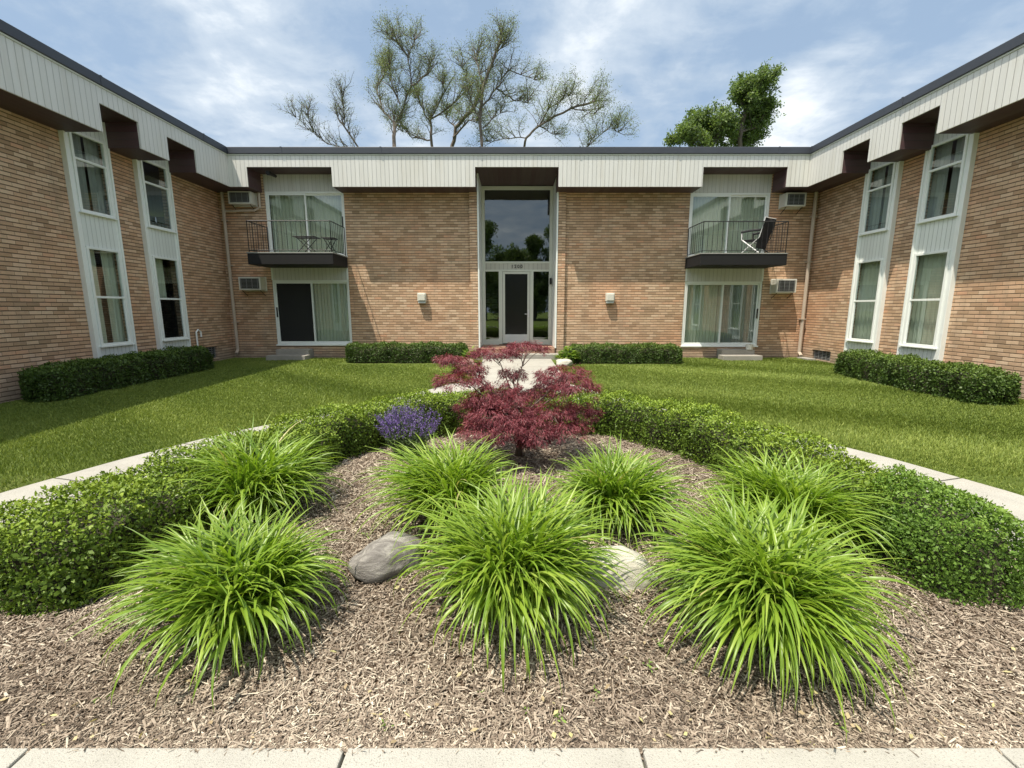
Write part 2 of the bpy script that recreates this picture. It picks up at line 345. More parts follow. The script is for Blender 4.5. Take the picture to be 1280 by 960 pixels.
def hedge(name, label, cat, line, hw, h, mat, density, leaf, group=None, lump=.036, sprig=.05, light=.0, seed=1, fuzzy=.06):
    """clipped hedge: twiggy core inside a thick shell of small leaves. hw/h are numbers or per-point lists"""
    rng = np.random.default_rng(seed)
    pts = resample(line, .06); n = len(pts); seg = np.linalg.norm(np.diff(pts, axis=0), axis=1); s = np.concatenate([[0], np.cumsum(seg)]); Ltot = s[-1]
    kk = np.linspace(0, 1, len(hw)) if hasattr(hw, '__len__') else None
    HW = (lambda t: np.interp(t/Ltot, kk, hw)) if kk is not None else (lambda t: np.full_like(t, hw))
    k2 = np.linspace(0, 1, len(h)) if hasattr(h, '__len__') else None
    HH = (lambda t: np.interp(t/Ltot, k2, h)) if k2 is not None else (lambda t: np.full_like(t, h))
    mid = pts[n//2]; root = thing(name, label, cat, (mid[0], mid[1], G(mid[1])), group)
    tang = np.gradient(pts, axis=0); tang = tang/np.linalg.norm(tang, axis=1, keepdims=True); nor = np.stack([tang[:, 1], -tang[:, 0]], 1)
    per = np.mean(HW(s))*2 + 2*np.mean(HH(s)); N = int((Ltot+.5)*per*density*1.25)
    t = rng.uniform(-.0, Ltot, N)
    wm, hm = float(np.mean(HW(s))), float(np.mean(HH(s))); ends = rng.random(N) < min(.5, 5*wm*hm/(per*Ltot+5*wm*hm)); te = .22*(1-np.cos(rng.uniform(0, PI/2, N)))
    t = np.where(ends, np.where(rng.random(N) < .5, te, Ltot-te), t)
    # even spacing round the clipped profile (its corners are tight, its top is flat)
    pf = np.linspace(0, PI, 4001); Wm, Hm = float(np.mean(HW(s))), float(np.mean(HH(s)))
    ppx = np.sign(np.cos(pf))*np.abs(np.cos(pf))**.36*Wm; ppz = np.abs(np.sin(pf))**.36*Hm
    pa = np.concatenate([[0], np.cumsum(np.hypot(np.diff(ppx), np.diff(ppz)))]); pinv = lambda q: np.interp(q*pa[-1], pa, pf)
    phi = pinv(rng.random(N))
    def surf(t, phi, inset):
        de = np.minimum(t, Ltot-t); f = np.sqrt(np.clip(1-(1-np.clip(de/.22, 0, 1))**2, 0, 1))
        c, sn = np.cos(phi), np.sin(phi)
        cx = np.sign(c)*np.abs(c)**.36; cz = np.maximum(np.sign(sn)*np.abs(sn)**.36, 0)
        W = HW(t); H = HH(t)
        lum = lump*(np.sin(t*5.1+phi*2+seed)+.7*np.sin(t*11.3-phi*3.1+2*seed)+.6*np.sin(t*23+phi*5))
        rr = 1 - inset/np.maximum(W, .1)
        x = cx*(W*(.04+.96*f)+lum*f)*rr; z = cz*(H*(.5+.5*f)+lum*.7-inset)*np.where(de < .004, .0+1.*(inset < .08), 1.)
        px = np.interp(t, s, pts[:, 0]); py = np.interp(t, s, pts[:, 1]); nx = np.interp(t, s, nor[:, 0]); ny = np.interp(t, s, nor[:, 1])
        X = px+nx*x; Y = py+ny*x
        return np.stack([X, Y, Gn(Y)+np.maximum(z, .0)], 1), np.stack([nx*cx**5, ny*cx**5, cz**5*1.1], 1), de
    hol = np.sin(t*13+4*np.sin(phi*2.3+seed))*np.sin(phi*7+2*np.sin(t*5.3)); inset = np.abs(rng.normal(0, fuzzy, N))-.015+.045*np.clip(hol-.25, 0, 1)
    P, Nn, de = surf(t, phi, inset)
    tx = np.interp(t, s, tang[:, 0]); ty = np.interp(t, s, tang[:, 1])
    endn = np.where(t < Ltot/2, -1, 1)*np.clip(1-de/.18, 0, 1)
    Nn[:, 0] += tx*endn*2.5; Nn[:, 1] += ty*endn*2.5
    Nn = unit(unit(Nn) + rng.normal(0, .55, (N, 3)))
    P[:, 2] += .01
    # tone of new growth plus painted light (tops as sunlit, sides as shaded): tips on the outside are younger and yellower than old leaves deeper in
    top_lit = np.clip((P[:, 2]-Gn(P[:, 1]))/np.maximum(HH(t), .1)-.78, 0, .2)*5
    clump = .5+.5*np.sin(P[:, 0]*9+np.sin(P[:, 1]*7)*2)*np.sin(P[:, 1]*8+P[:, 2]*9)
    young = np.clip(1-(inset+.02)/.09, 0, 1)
    rnd = np.clip(rng.beta(2, 2.6, N)*.36+.22*young*rng.random(N)+.12*clump+light+.34*top_lit*young, 0, 1)
    L = leaf*np.clip(rng.lognormal(0, .28, N), .5, 1.7)
    Dd = unit(np.cross(Nn, rng.normal(size=(N, 3)))+Nn*.45+np.array([0, 0, .25]))
    parts = [(P, Nn, Dd, L, L*.58, rnd)]
    ns = int(Ltot*np.mean(HW(s))*2*density*.02) if sprig else 0
    if ns:                                   # young shoots standing out of the clipped top
        ts = rng.uniform(.05, Ltot-.05, ns); ph = rng.uniform(.4, PI-.4, ns); B, _, _ = surf(ts, ph, np.zeros(ns))
        hh = sprig*rng.uniform(.2, 1, ns)**1.5
        for q in range(7):
            PP = B + np.stack([rng.normal(0, .006, ns), rng.normal(0, .006, ns), hh*q/6], 1); nn = unit(rng.normal(size=(ns, 3))+np.array([0, 0, .8]))
            l = leaf*rng.uniform(.6, 1.1, ns)
            parts.append((PP, nn, unit(rng.normal(size=(ns, 3))+np.array([0, 0, .5])), l, l*.55, np.clip(.55+light+rng.uniform(0, .4, ns), 0, 1)))
    P, Nn, Dd, L, W, rnd = [np.concatenate([p[i] for p in parts]) for i in range(6)]
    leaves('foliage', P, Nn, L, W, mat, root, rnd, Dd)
    # core
    K = 16; T = np.linspace(.10, Ltot-.10, max(6, int(Ltot/.1))); ph = pinv(np.linspace(0, 1, K))
    V = np.concatenate([surf(np.full(K, a), ph, np.full(K, .11))[0] for a in T]); F = []
    for i in range(len(T)-1):
        for j in range(K-1): a = i*K+j; F.append((a, a+1, a+K+1, a+K))
    c0 = len(V); V = np.concatenate([V, V[:K].mean(0, keepdims=True), V[-K:].mean(0, keepdims=True)])
    F3 = [(j, j+1, c0, c0) for j in range(K-1)]+[(c0-K+j+1, c0-K+j, c0+1, c0+1) for j in range(K-1)]
    me = bpy.data.meshes.new('branches'); me.from_pydata(V.tolist(), [], [tuple(f) for f in F]+[f[:3] for f in F3]); link('branches', me, M['twig'], root)
    return root

def clump_leafball(P0, rad, n, rng):
    d = unit(rng.normal(size=(n, 3))); r = rng.random(n)**.45
    return P0 + d*np.array(rad)*r[:, None], d

# ================================================================== GROUND
ys = [-150, -60, -20, 0, 1.5, 3, 5, 7, 9, 11, 13.5, 16, 24, 60, 200]
xs = [-200, -60, -20, -9, -4, 0, 4, 9, 20, 60, 200]
V = [(x, y, G(y)-.012) for y in ys for x in xs]; nx = len(xs)
F = [(j*nx+i, j*nx+i+1, (j+1)*nx+i+1, (j+1)*nx+i) for j in range(len(ys)-1) for i in range(nx-1)]
tag(npmesh('lawn', V, F, M['soil']), kind='structure')

OUT_Y = [1.40, 2.4, 3.67, 4.6, 5.5, 6.2, 6.8, 7.6, 8.4, 9.2]; OUT_X = [4.76, 4.70, 4.44, 4.10, 3.64, 3.10, 2.60, 2.05, 1.58, 1.17]
IN_Y = [1.40, 2.4, 3.4, 4.2, 4.9, 5.5, 6.0, 6.38, 6.55, 6.6];  IN_X = [3.50, 3.47, 3.24, 2.94, 2.55, 2.10, 1.55, .92, .4, .0]
def xout(y, side=1): return np.interp(y, OUT_Y, OUT_X) + (.08 if side < 0 else -.12*np.exp(-((np.asarray(y)-6.6)/1.3)**2))
def xin(y): return np.where(y > 6.6, 0, np.interp(y, IN_Y, IN_X))
def walk_ring(side, t):                        # point pair across the curved walk
    o = np.interp(t, np.linspace(0, 1, 10), OUT_Y); i = np.interp(t, np.linspace(0, 1, 10), IN_Y)
    return (side*float(xout(o, side)), float(o)), (side*float(np.interp(i, IN_Y, IN_X)), float(i))
mb = MB(); up = lambda x, y: G(y)+.024; dn = lambda x, y: G(y)-.06
for side in (-1, 1):
    cuts = [0, .13, .27, .40, .52, .64, .76, .87, 1.0]
    for a, b in zip(cuts, cuts[1:]):
        a2, b2 = a+.0012, b-.0012; q = [walk_ring(side, a2+(b2-a2)*k/4) for k in range(5)]
        ring = [p[0] for p in q] + [p[1] for p in reversed(q)]
        if side < 0: ring.reverse()
        # split in quads so the slab follows its curve cleanly
        for k in range(4):
            r4 = [q[k][0], q[k+1][0], q[k+1][1], q[k][1]]
            if side < 0: r4.reverse()
            mb.prism(r4, up, dn)
mb.build('path', M['concrete']) and None
tag(bpy.data.objects['path'], kind='structure')
mb = MB()
mb.prism([(-1.23, 9.21), (-.03, 6.63), (.03, 6.63), (1.16, 9.21)], up, dn)
y0 = 9.22
while y0 < 13.3:
    y1 = min(13.42, y0+1.25); mb.prism([(-.86, y0), (1.17, y0), (1.17, y1-.012), (-.86, y1-.012)], up, dn); y0 = y1
o = mb.build('entrance_walk', M['concrete']); tag(o, kind='structure')
jx = [-10.3, -9.0, -7.8, -6.6, -5.4, -4.2, -3.0, -1.8, -.62, .48, 1.81, 3.0, 4.2, 5.4, 6.6, 7.8, 9.0, 10.3]
mb = MB()
for a, b in zip(jx, jx[1:]):
    mb.prism([(a+.006, 0.0), (b-.006, 0.0), (b-.006, 1.425), (a+.006, 1.425)], .03, -.08)
    mb.prism([(a+.006, -.85), (b-.006, -.85), (b-.006, -.012), (a+.006, -.012)], .03, -.08)
tag(mb.build('front_sidewalk', M['concrete'], bevel=.006), kind='structure')
# planting bed
ring = [(float(-np.interp(y, IN_Y, IN_X)), y) for y in IN_Y] + [(float(np.interp(y, IN_Y, IN_X)), y) for y in reversed(IN_Y[:-1])]
V = []; F = []; k = 24
for y in np.linspace(1.42, 6.6, 50):
    w = float(np.interp(y, IN_Y, IN_X))
    for i in range(k+1):
        x = -w+2*w*i/k; V.append((x, y, G(y)+.004+.012*math.sin(x*3.1+y)*math.sin(y*4.3) if 0 < i < k else G(y)-.004))
F = [(j*(k+1)+i, j*(k+1)+i+1, (j+1)*(k+1)+i+1, (j+1)*(k+1)+i) for j in range(49) for i in range(k)]
tag(npmesh('mulch_bed', V, F, M['mulch'], smooth=True), kind='structure')

# mulch chips
def in_bed(x, y): return (y > 1.41) & (y < 6.5) & (np.abs(x) < xin(y)+.03)
n = 330000
y = 1.40+5.2*RNG.random(n)**1.9; x = RNG.uniform(-3.6, 3.6, n); k = in_bed(x, y) & (np.abs(x) < y*1.25+.45)
x, y = x[k], y[k]; n = len(x)
L = np.clip(RNG.lognormal(math.log(.019), .62, n), .006, .085)*(1+.12*(y-2)); W = np.clip(RNG.lognormal(math.log(.0042), .45, n), .002, .013)*(1+.15*(y-2))
az = RNG.uniform(0, 2*PI, n); tilt = RNG.normal(0, .22, n)
D = np.stack([np.cos(az)*np.cos(tilt), np.sin(az)*np.cos(tilt), np.sin(tilt)], 1); S = np.stack([-np.sin(az), np.cos(az), RNG.normal(0, .35, n)], 1); S = unit(S)
U = unit(np.cross(D, S)); C = np.stack([x, y, Gn(y)+.010+.014*np.sin(x*3.1+y)*np.sin(y*4.3)+RNG.uniform(0, .014, n)+np.abs(np.sin(tilt))*L*.4], 1)
l = L[:, None]/2; w = W[:, None]/2; th = (W*.35)[:, None]; sk = RNG.uniform(-.4, .4, (n, 1))
V = np.stack([C-D*l-S*w*.6, C-D*l*.9+S*w*.7, C-D*l*(.2+sk)+U*th-S*w*.2*0, C+D*l*.85-S*w, C+D*l+S*w*.5], 1)
# roof-like chip: two long faces meeting along a ridge
a = C-D*l-S*w; b = C+D*l*(.9)-S*w*.8; c = C+D*l+S*w*.7; d = C-D*l*.85+S*w; e = C-D*l*.9+U*th; f = C+D*l*.9+U*th*.8
V = np.stack([a, b, c, d, e, f], 1).reshape(-1, 3); base = np.arange(n)[:, None]*6
F = np.concatenate([base+np.array([0, 1, 5, 4]), base+np.array([4, 5, 2, 3])])
tone = np.clip(RNG.beta(1.5, 1.7, n)+.10*np.sin(x*2.3)*np.sin(y*3.1)-.03, 0, 1)
tag(npmesh('mulch_chips', V, F, M['chip'], rnd=np.repeat(tone, 6)), 'layer of shredded grey brown bark mulch covering the planting bed', 'mulch', kind='stuff')
# fallen leaves and weeds lying on the mulch
n = 260; y = 1.45+2.3*RNG.random(n)**2.0; x = RNG.uniform(-2.6, 2.6, n); k = in_bed(x, y); x, y = x[k], y[k]; n = len(x)
P = np.stack([x, y, Gn(y)+.030+RNG.uniform(0, .01, n)], 1); Nn = unit(RNG.normal(0, .35, (n, 3))+np.array([0, 0, 1]))
o = leaves('fallen_leaves', P, Nn, RNG.uniform(.015, .042, n), RNG.uniform(.006, .024, n), M['fallen'], None, RNG.random(n), fold=.12)
tag(o, 'dry yellow leaf scraps scattered over the mulch', 'fallen leaves', kind='stuff')
n = 26; cy = 1.5+1.6*RNG.random(n)**1.5; cx = RNG.uniform(-2.0, 2.0, n); P = []
for a, b in zip(cx, cy):
    m_ = 9; P.append(np.stack([a+RNG.normal(0, .014, m_), b+RNG.normal(0, .014, m_), np.full(m_, G(b)+.025)+RNG.uniform(0, .01, m_)], 1))
P = np.concatenate(P); n = len(P)
tag(leaves('weeds', P, unit(RNG.normal(0, .6, (n, 3))+np.array([0, 0, .8])), RNG.uniform(.012, .028, n), RNG.uniform(.006, .011, n), M['weed'], None, RNG.random(n)), 'tiny green weed seedlings sprouting through the mulch', 'weeds', kind='stuff')

# ---- grass
def grass_pts(n, x0, x1, y0, y1, rng):
    x = rng.uniform(x0, x1, n); y = rng.uniform(y0, y1, n)
    inwalk = (y < 9.2) & (np.abs(x) < xout(y)+np.where(x < 0, .08, -.12*np.exp(-((y-6.6)/1.3)**2))-.012+.03*rng.random(len(x))**2+.012*np.sin(y*9)*np.sin(y*23))
    ent = (y >= 9.15) & (x > -.9) & (x < 1.2)
    hed = ((y > 12.35) & (np.abs(x) < 4.9) & (np.abs(x) > .8))
    k = ~(inwalk | ent | hed)
    return x[k], y[k]
gx, gy = [], []
for n, y0, y1 in ((90000, 1.44, 4.2), (260000, 4.2, 7.2), (220000, 7.2, 10.4), (120000, 10.4, 13.95)):
    a, b = grass_pts(n, -8.65, 9.02, y0, y1, RNG); gx.append(a); gy.append(b)
x = np.concatenate(gx); y = np.concatenate(gy); n = len(x)
hgt = RNG.uniform(.014, .036, n)*(1+.2*np.sin(x*1.7+y*.9)); az = RNG.uniform(0, 2*PI, n); bl = RNG.normal(0, .45, n); wd = (.0018+.0009*y)*RNG.uniform(.7, 1.3, n)
q_ = (x*.52+y*.85)/1.1+.5*np.sin(x*.35+y*.2); stripe = np.sin(q_*PI)*(.55+.45*np.sin(q_*1.7+x*.4))          # mower passes lay the blades one way, then the other
lean = np.stack([(.35*stripe+bl), .30*stripe+RNG.normal(0, .45, n)], 1)*hgt[:, None]
sx, sy = np.cos(az)*wd, np.sin(az)*wd; g = Gn(y)-.014
V = np.stack([np.stack([x-sx, y-sy, g], 1), np.stack([x+sx, y+sy, g], 1), np.stack([x+lean[:, 0], y+lean[:, 1], g+hgt+.006], 1)], 1).reshape(-1, 3)
F = np.arange(3*n).reshape(-1, 3)
patch = np.sin(x*.9+1.3*np.sin(y*.7))*np.sin(y*1.1+np.sin(x*1.3)); dry = np.clip(np.sin(x*.55+2)*np.sin(y*.62+1)-.55, 0, 1)
tone = np.clip(RNG.beta(2.2, 2.6, n)*.8+.085*stripe+.08*patch+.35*dry*RNG.random(n), 0, 1)
tag(npmesh('grass', V, F, M['grass'], rnd=np.repeat(tone, 3)), 'mown green grass of the courtyard lawn', 'grass', kind='stuff')

# ================================================================== BUILDING
XL, XR, YF = -8.7, 9.08, 14.0          # wall planes
FXL, FXR, FYF = -7.9, 8.28, 13.3       # fascia planes
ZS, ZN, ZB, ZT = 5.0, 5.52, 5.85, 6.03 # soffit, notch soffit, band bottom, top
YN = -4.0                              # near ends of the wings
bld = thing('apartment_building', 'two storey tan brick apartment building wrapping round the courtyard with cream fascia', 'building', (0, 14, .1))

def wall(axis, c, u0, u1, z0, z1, holes, inward, th=.16, name='wall', label=None):
    """grid wall at x=c or y=c with rectangular openings (ua,ub,za,zb) and their reveals"""
    us = sorted({u0, u1, *[h[0] for h in holes], *[h[1] for h in holes]}); zs = sorted({z0, z1, *[h[2] for h in holes], *[h[3] for h in holes]})
    mb = MB(); pt = (lambda u, z, d=0: (u, c+d, z)) if axis == 'y' else (lambda u, z, d=0: (c+d, u, z))
    flip = (axis == 'y') == (inward > 0)
    def q(a, b, cc, d): mb.poly([a, b, cc, d] if flip else [d, cc, b, a])
    for i in range(len(us)-1):
        for j in range(len(zs)-1):
            um, zm = (us[i]+us[i+1])/2, (zs[j]+zs[j+1])/2
            if us[i] < u0-1e-6 or us[i+1] > u1+1e-6 or any(h[0] < um < h[1] and h[2] < zm < h[3] for h in holes): continue
            q(pt(us[i], zs[j]), pt(us[i+1], zs[j]), pt(us[i+1], zs[j+1]), pt(us[i], zs[j+1]))
    t = th*inward
    for a, b, z_, zz in holes:
        q(pt(a, z_), pt(a, zz), pt(a, zz, t), pt(a, z_, t)); q(pt(b, z_, t), pt(b, zz, t), pt(b, zz), pt(b, z_))
        q(pt(a, z_, t), pt(b, z_, t), pt(b, z_), pt(a, z_)); q(pt(a, zz), pt(b, zz), pt(b, zz, t), pt(a, zz, t))
    o = mb.build(name, M['brick'], bld)
    if label: o['label'] = label
    return o

# --- openings
LB = (-7.33, -4.98); RB = (5.28, 7.66)
ENT = (-1.03, 1.37)
wall('y', YF, XL, XR, -.1, 5.56, [(LB[0], LB[1], .5, 5.53), (RB[0], RB[1], .47, 5.53), (ENT[0], ENT[1], .42, 5.53)], 1)
LBAYS = [(3.6, 4.61), (5.3, 6.31), (9.27, 10.28), (10.97, 12.02)]
RBAYS = [(3.7, 4.75), (5.4, 6.44), (9.39, 10.44), (11.09, 12.12)]
VL = (12.56, 13.22, .20, .55); VR = (12.73, 13.53, .14, .42)
wall('x', XL, YN, YF, -.1, 5.56, [(a+.05, b-.05, .45, 5.53) for a, b in LBAYS]+[VL], -1)
wall('x', XR, YN, YF, -.1, 5.56, [(a+.05, b-.05, .40, 5.53) for a, b in RBAYS]+[VR], 1)
# outer shell, so that rooms behind the glass are enclosed
mb = MB()
for a, b in (((XL, YN), (-16.5, YN)), ((-16.5, YN), (-16.5, 22)), ((-16.5, 22), (17, 22)), ((17, 22), (17, YN)), ((17, YN), (XR, YN))):
    mb.poly([(a[0], a[1], -.1), (b[0], b[1], -.1), (b[0], b[1], 5.56), (a[0], a[1], 5.56)])
mb.build('wall', M['brick'], bld)
# flat roof and coping band
mb = MB()
mb.box(-17, FXL+.04, YN-.4, 22.4, 5.93, 5.97); mb.box(FXR-.04, 17.4, YN-.4, 22.4, 5.93, 5.97); mb.box(FXL+.04, FXR-.04, FYF+.04, 22.4, 5.93, 5.97)
mb.build_each('roof', M['roof'], bld)
mb = MB(); o_ = .045; t = .05
def L3(lo, hi, dx):   # U shaped band following the courtyard edge, pushed out by dx
    mb.box(FXL-.12, FXL+dx, YN-.4, FYF-dx, lo, hi); mb.box(FXR-dx, FXR+.12, YN-.4, FYF-dx, lo, hi); mb.box(FXL-.12, FXR+.12, FYF-dx, FYF+.12, lo, hi)
L3(ZB+.002, ZT, .045); mb.box(-17.1, -17.0, YN-.4, 22.4, 5.6, ZT); mb.box(17.4, 17.5, YN-.4, 22.4, 5.6, ZT); mb.box(-17, 17.4, 22.4, 22.5, 5.6, ZT)
mb.box(-17, FXL-.12, YN-.5, YN-.4, 5.0, ZT); mb.box(FXR+.12, 17.4, YN-.5, YN-.4, 5.0, ZT)
mb.build_each('roof_edge', M['coping'], bld, bevel=.012)
mb = MB()
for k in range(6):
    x_ = -6.4+k*2.75; mb.box(x_, x_+.05, FYF-.051, FYF-.0452, ZB+.004, ZT+.004)
for k in range(6):
    y_ = -2.2+k*2.9
    mb.box(FXL+.0452, FXL+.051, y_, y_+.05, ZB+.004, ZT+.004); mb.box(FXR-.051, FXR-.0452, y_+.9, y_+.95, ZB+.004, ZT+.004)
mb.build_each('coping_joint', M['coping'], bld)
# thin drip lip at the bottom of the dark band
mb = MB(); L3(ZB-.028, ZB, .018); mb.build_each('roof_edge_lip', M['greytrim'], bld)

NF = [(-7.39, -5.03), (-1.03, 1.30), (5.33, 7.68)]
NL = [(3.7, 4.6), (5.4, 6.3), (9.35, 10.25), (11.05, 11.98)]
NR = [(3.8, 4.7), (5.5, 6.35), (9.44, 10.31), (11.16, 12.02)]
fas = MB(); sof = MB(); chk = MB()
def spans(u0, u1, notches):
    out = []; u = u0
    for a, b in notches:
        out.append((u, a, ZS)); out.append((a, b, ZN)); u = b
    out.append((u, u1, ZS)); return out
T = .03
for a, b, zl in spans(FXL, FXR, NF):
    fas.box(a, b, FYF, FYF+T, zl, ZB-.03)
    y1 = 15.2 if abs(a+1.03) < .01 else YF+.14 if zl == ZN else YF
    sof.poly([(a, FYF+T, zl+.004), (a, y1, zl+.004), (b, y1, zl+.004), (b, FYF+T, zl+.004)])
for a, b in NF:
    y1 = YF
    chk.box(a-.012, a, FYF+T, y1, ZS+.006, ZN+.003); chk.box(b, b+.012, FYF+T, y1, ZS+.006, ZN+.003)
for X, WX, NN, sg in ((FXL, XL, NL, -1), (FXR, XR, NR, 1)):
    for a, b, zl in spans(YN-.4, FYF, NN):
        x0, x1 = sorted((X, X+sg*T)); fas.box(x0, x1, a, b, zl, ZB-.03)
        xw = WX+sg*(.12 if zl == ZN else 0)
        sof.poly([(X+sg*T, a, zl+.004), (xw, a, zl+.004), (xw, b, zl+.004), (X+sg*T, b, zl+.004)])
    for a, b in NN:
        x0, x1 = sorted((X+sg*T, WX)); chk.box(x0, x1, a-.012, a, ZS+.006, ZN+.003); chk.box(x0, x1, b, b+.012, ZS+.006, ZN+.003)
    # corner soffit
x0 = XL; sof.poly([(XL, FYF, ZS+.004), (XL, YF, ZS+.004), (FXL, YF, ZS+.004), (FXL, FYF, ZS+.004)]); sof.poly([(FXR, FYF, ZS+.004), (FXR, YF, ZS+.004), (XR, YF, ZS+.004), (XR, FYF, ZS+.004)])
fas.build_each('fascia', M['fascia'], bld); sof.build_each('soffit', M['soffit'], bld); chk.build_each('notch_lining', M['cheek'], bld)

# --- curtains: pleated sheet, u along wall
def pleats(axis, c, u0, u1, z0, z1, amp, pitch):
    V = []; F = []; n = int((u1-u0)/pitch*6)+2
    for i in range(n):
        u = u0+(u1-u0)*i/(n-1); d = amp*math.sin(i*2*PI/6+.4*math.sin(i*.31))
        for z in (z0, z1): V.append((u, c+d, z) if axis == 'y' else (c+d, u, z))
    for i in range(n-1): F.append((2*i, 2*i+2, 2*i+3, 2*i+1))
    return V, F

def frame_boxes(mb, axis, c0, c1, u0, u1, z0, z1, w, ww=None):
    """rectangular frame: outer u0..u1, z0..z1, member width w; c0..c1 depth range"""
    ww = ww or w
    def B(a, b, e, f):
        if axis == 'y': mb.box(a, b, c0, c1, e, f)
        else: mb.box(c0, c1, a, b, e, f)
    B(u0, u0+w, z0, z1); B(u1-w, u1, z0, z1); B(u0+w, u1-w, z1-ww, z1); B(u0+w, u1-w, z0, z0+ww)
def pane(axis, c, u0, u1, z0, z1, mat, parent, name='pane'):
    mb = MB()
    if axis == 'y': mb.poly([(u0, c, z0), (u1, c, z0), (u1, c, z1), (u0, c, z1)])
    else: mb.poly([(c, u0, z0), (c, u1, z0), (c, u1, z1), (c, u0, z1)])
    return mb.build(name, mat, parent)

def slider(x0, x1, z0, z1, left, right, label):
    """two-leaf sliding glass door in the facade; left / right give what stands behind each leaf"""
    y = YF+.02; w = .055
    mb = MB(); frame_boxes(mb, 'y', y, y+.12, x0, x1, z0, z1, w)
    xm = (x0+x1)/2
    for a, b, dy in ((x0+w, xm+.03, .012), (xm-.03, x1-w, .052)):     # each leaf has its own thin stiles, one behind the other
        frame_boxes(mb, 'y', y+dy, y+dy+.036, a+.001, b-.001, z0+w+.001, z1-w-.001, .045)
    mb.box(x0-.02, x1+.02, YF-.035, YF+.018, z0-.03, z0+.012)         # sill
    d = mb.build('sliding_door', M['trim'], bld, bevel=.004); d['label'] = label
    for a, b, dy, what in ((x0+w+.045, xm-.015, .03, left), (xm+.015, x1-w-.045, .07, right)):
        pane('y', y+dy, a-.01, b+.01, z0+w+.04, z1-w-.04, M['glass'] if what != 'screen' else M['screen'], d)
        if what in ('blind', 'grey'):
            V, F = pleats('y', y+.21, a-.06, b+.08, z0+.06, z1-.05, .026, .10)
            npmesh('blind' if what == 'blind' else 'curtain', V, F, M['curtain'] if what == 'blind' else M['curtaindark'], d)
    hb = MB(); hx = x0+w+.02 if left == 'screen' else x1-w-.025
    hb.box(hx-.012, hx+.012, y-.03, y+.012, z0+.85, z0+1.15); hb.build('handle', M['black'], d)

for (x0, x1), zo, cfg in ((LB, 0, (('screen', 'blind'), ('blind', 'blind'))), (RB, -.04, (('blind', 'grey'), ('blind', 'blind')))):
    side = 'left' if x0 < 0 else 'right'
    slider(x0+.005, x1-.005, .52+zo, 2.49+zo, *cfg[0], 'ground floor sliding door with one black screened leaf' if x0 < 0 else 'ground floor sliding door with pale vertical blinds')
    slider(x0+.005, x1-.005, 3.19+zo, 5.05+zo, *cfg[1], 'upper sliding door behind the balcony')
    mb = MB(); mb.box(x0+.003, x1-.003, YF+.012, YF+.05, 2.492+zo, 2.93+zo); mb.box(x0+.003, x1-.003, YF+.012, YF+.05, 5.052+zo, 5.52); mb.build_each('siding_panel', M['fascia'], bld)
    mb = MB(); mb.box(x0+.003, x0+.05, YF-.006, YF+.06, 2.494+zo, 2.93+zo); mb.box(x1-.05, x1-.003, YF-.006, YF+.06, 2.494+zo, 2.93+zo); mb.build_each('casing', M['trim'], bld)
    # balcony: slab with deck and iron railing
    zs0, zs1 = 2.85+zo*.5, 3.15+zo*.5; bx0, bx1, by = x0-.03, x1+.0, 12.88
    mb = MB(); mb.box(bx0, bx1, by, YF-.002, zs0, zs1)
    s_ = mb.build('balcony', M['slab'], bld, bevel=.008)
    mb = MB(); mb.box(bx0-.012, bx1+.012, by-.012, YF-.004, zs1+.002, zs1+.03); mb.build('deck', M['slabtop'], s_)
    rl = MB(); zt = zs1+.87; zb = zs1+.09; i_ = .04
    P0, P1, P2, P3 = (bx0+i_, YF-.02), (bx0+i_, by+i_), (bx1-i_, by+i_), (bx1-i_, YF-.02)
    for A, B in ((P0, P1), (P1, P2), (P2, P3)):
        for z, r in ((zt, .014), (zb, .010)): rl.tube([(A[0], A[1], z), (B[0], B[1], z)], r, 4)
        Lh = math.hypot(B[0]-A[0], B[1]-A[1]); nb = max(2, int(round(Lh/.135)))
        for k in range(nb+1):
            tt = k/nb; X, Y_ = A[0]+(B[0]-A[0])*tt, A[1]+(B[1]-A[1])*tt; rl.tube([(X, Y_, zb if 0 < k < nb else zs1+.03), (X, Y_, zt)], .0065 if 0 < k < nb else .013, 4)
    rl.build('railing', M['black'], s_)

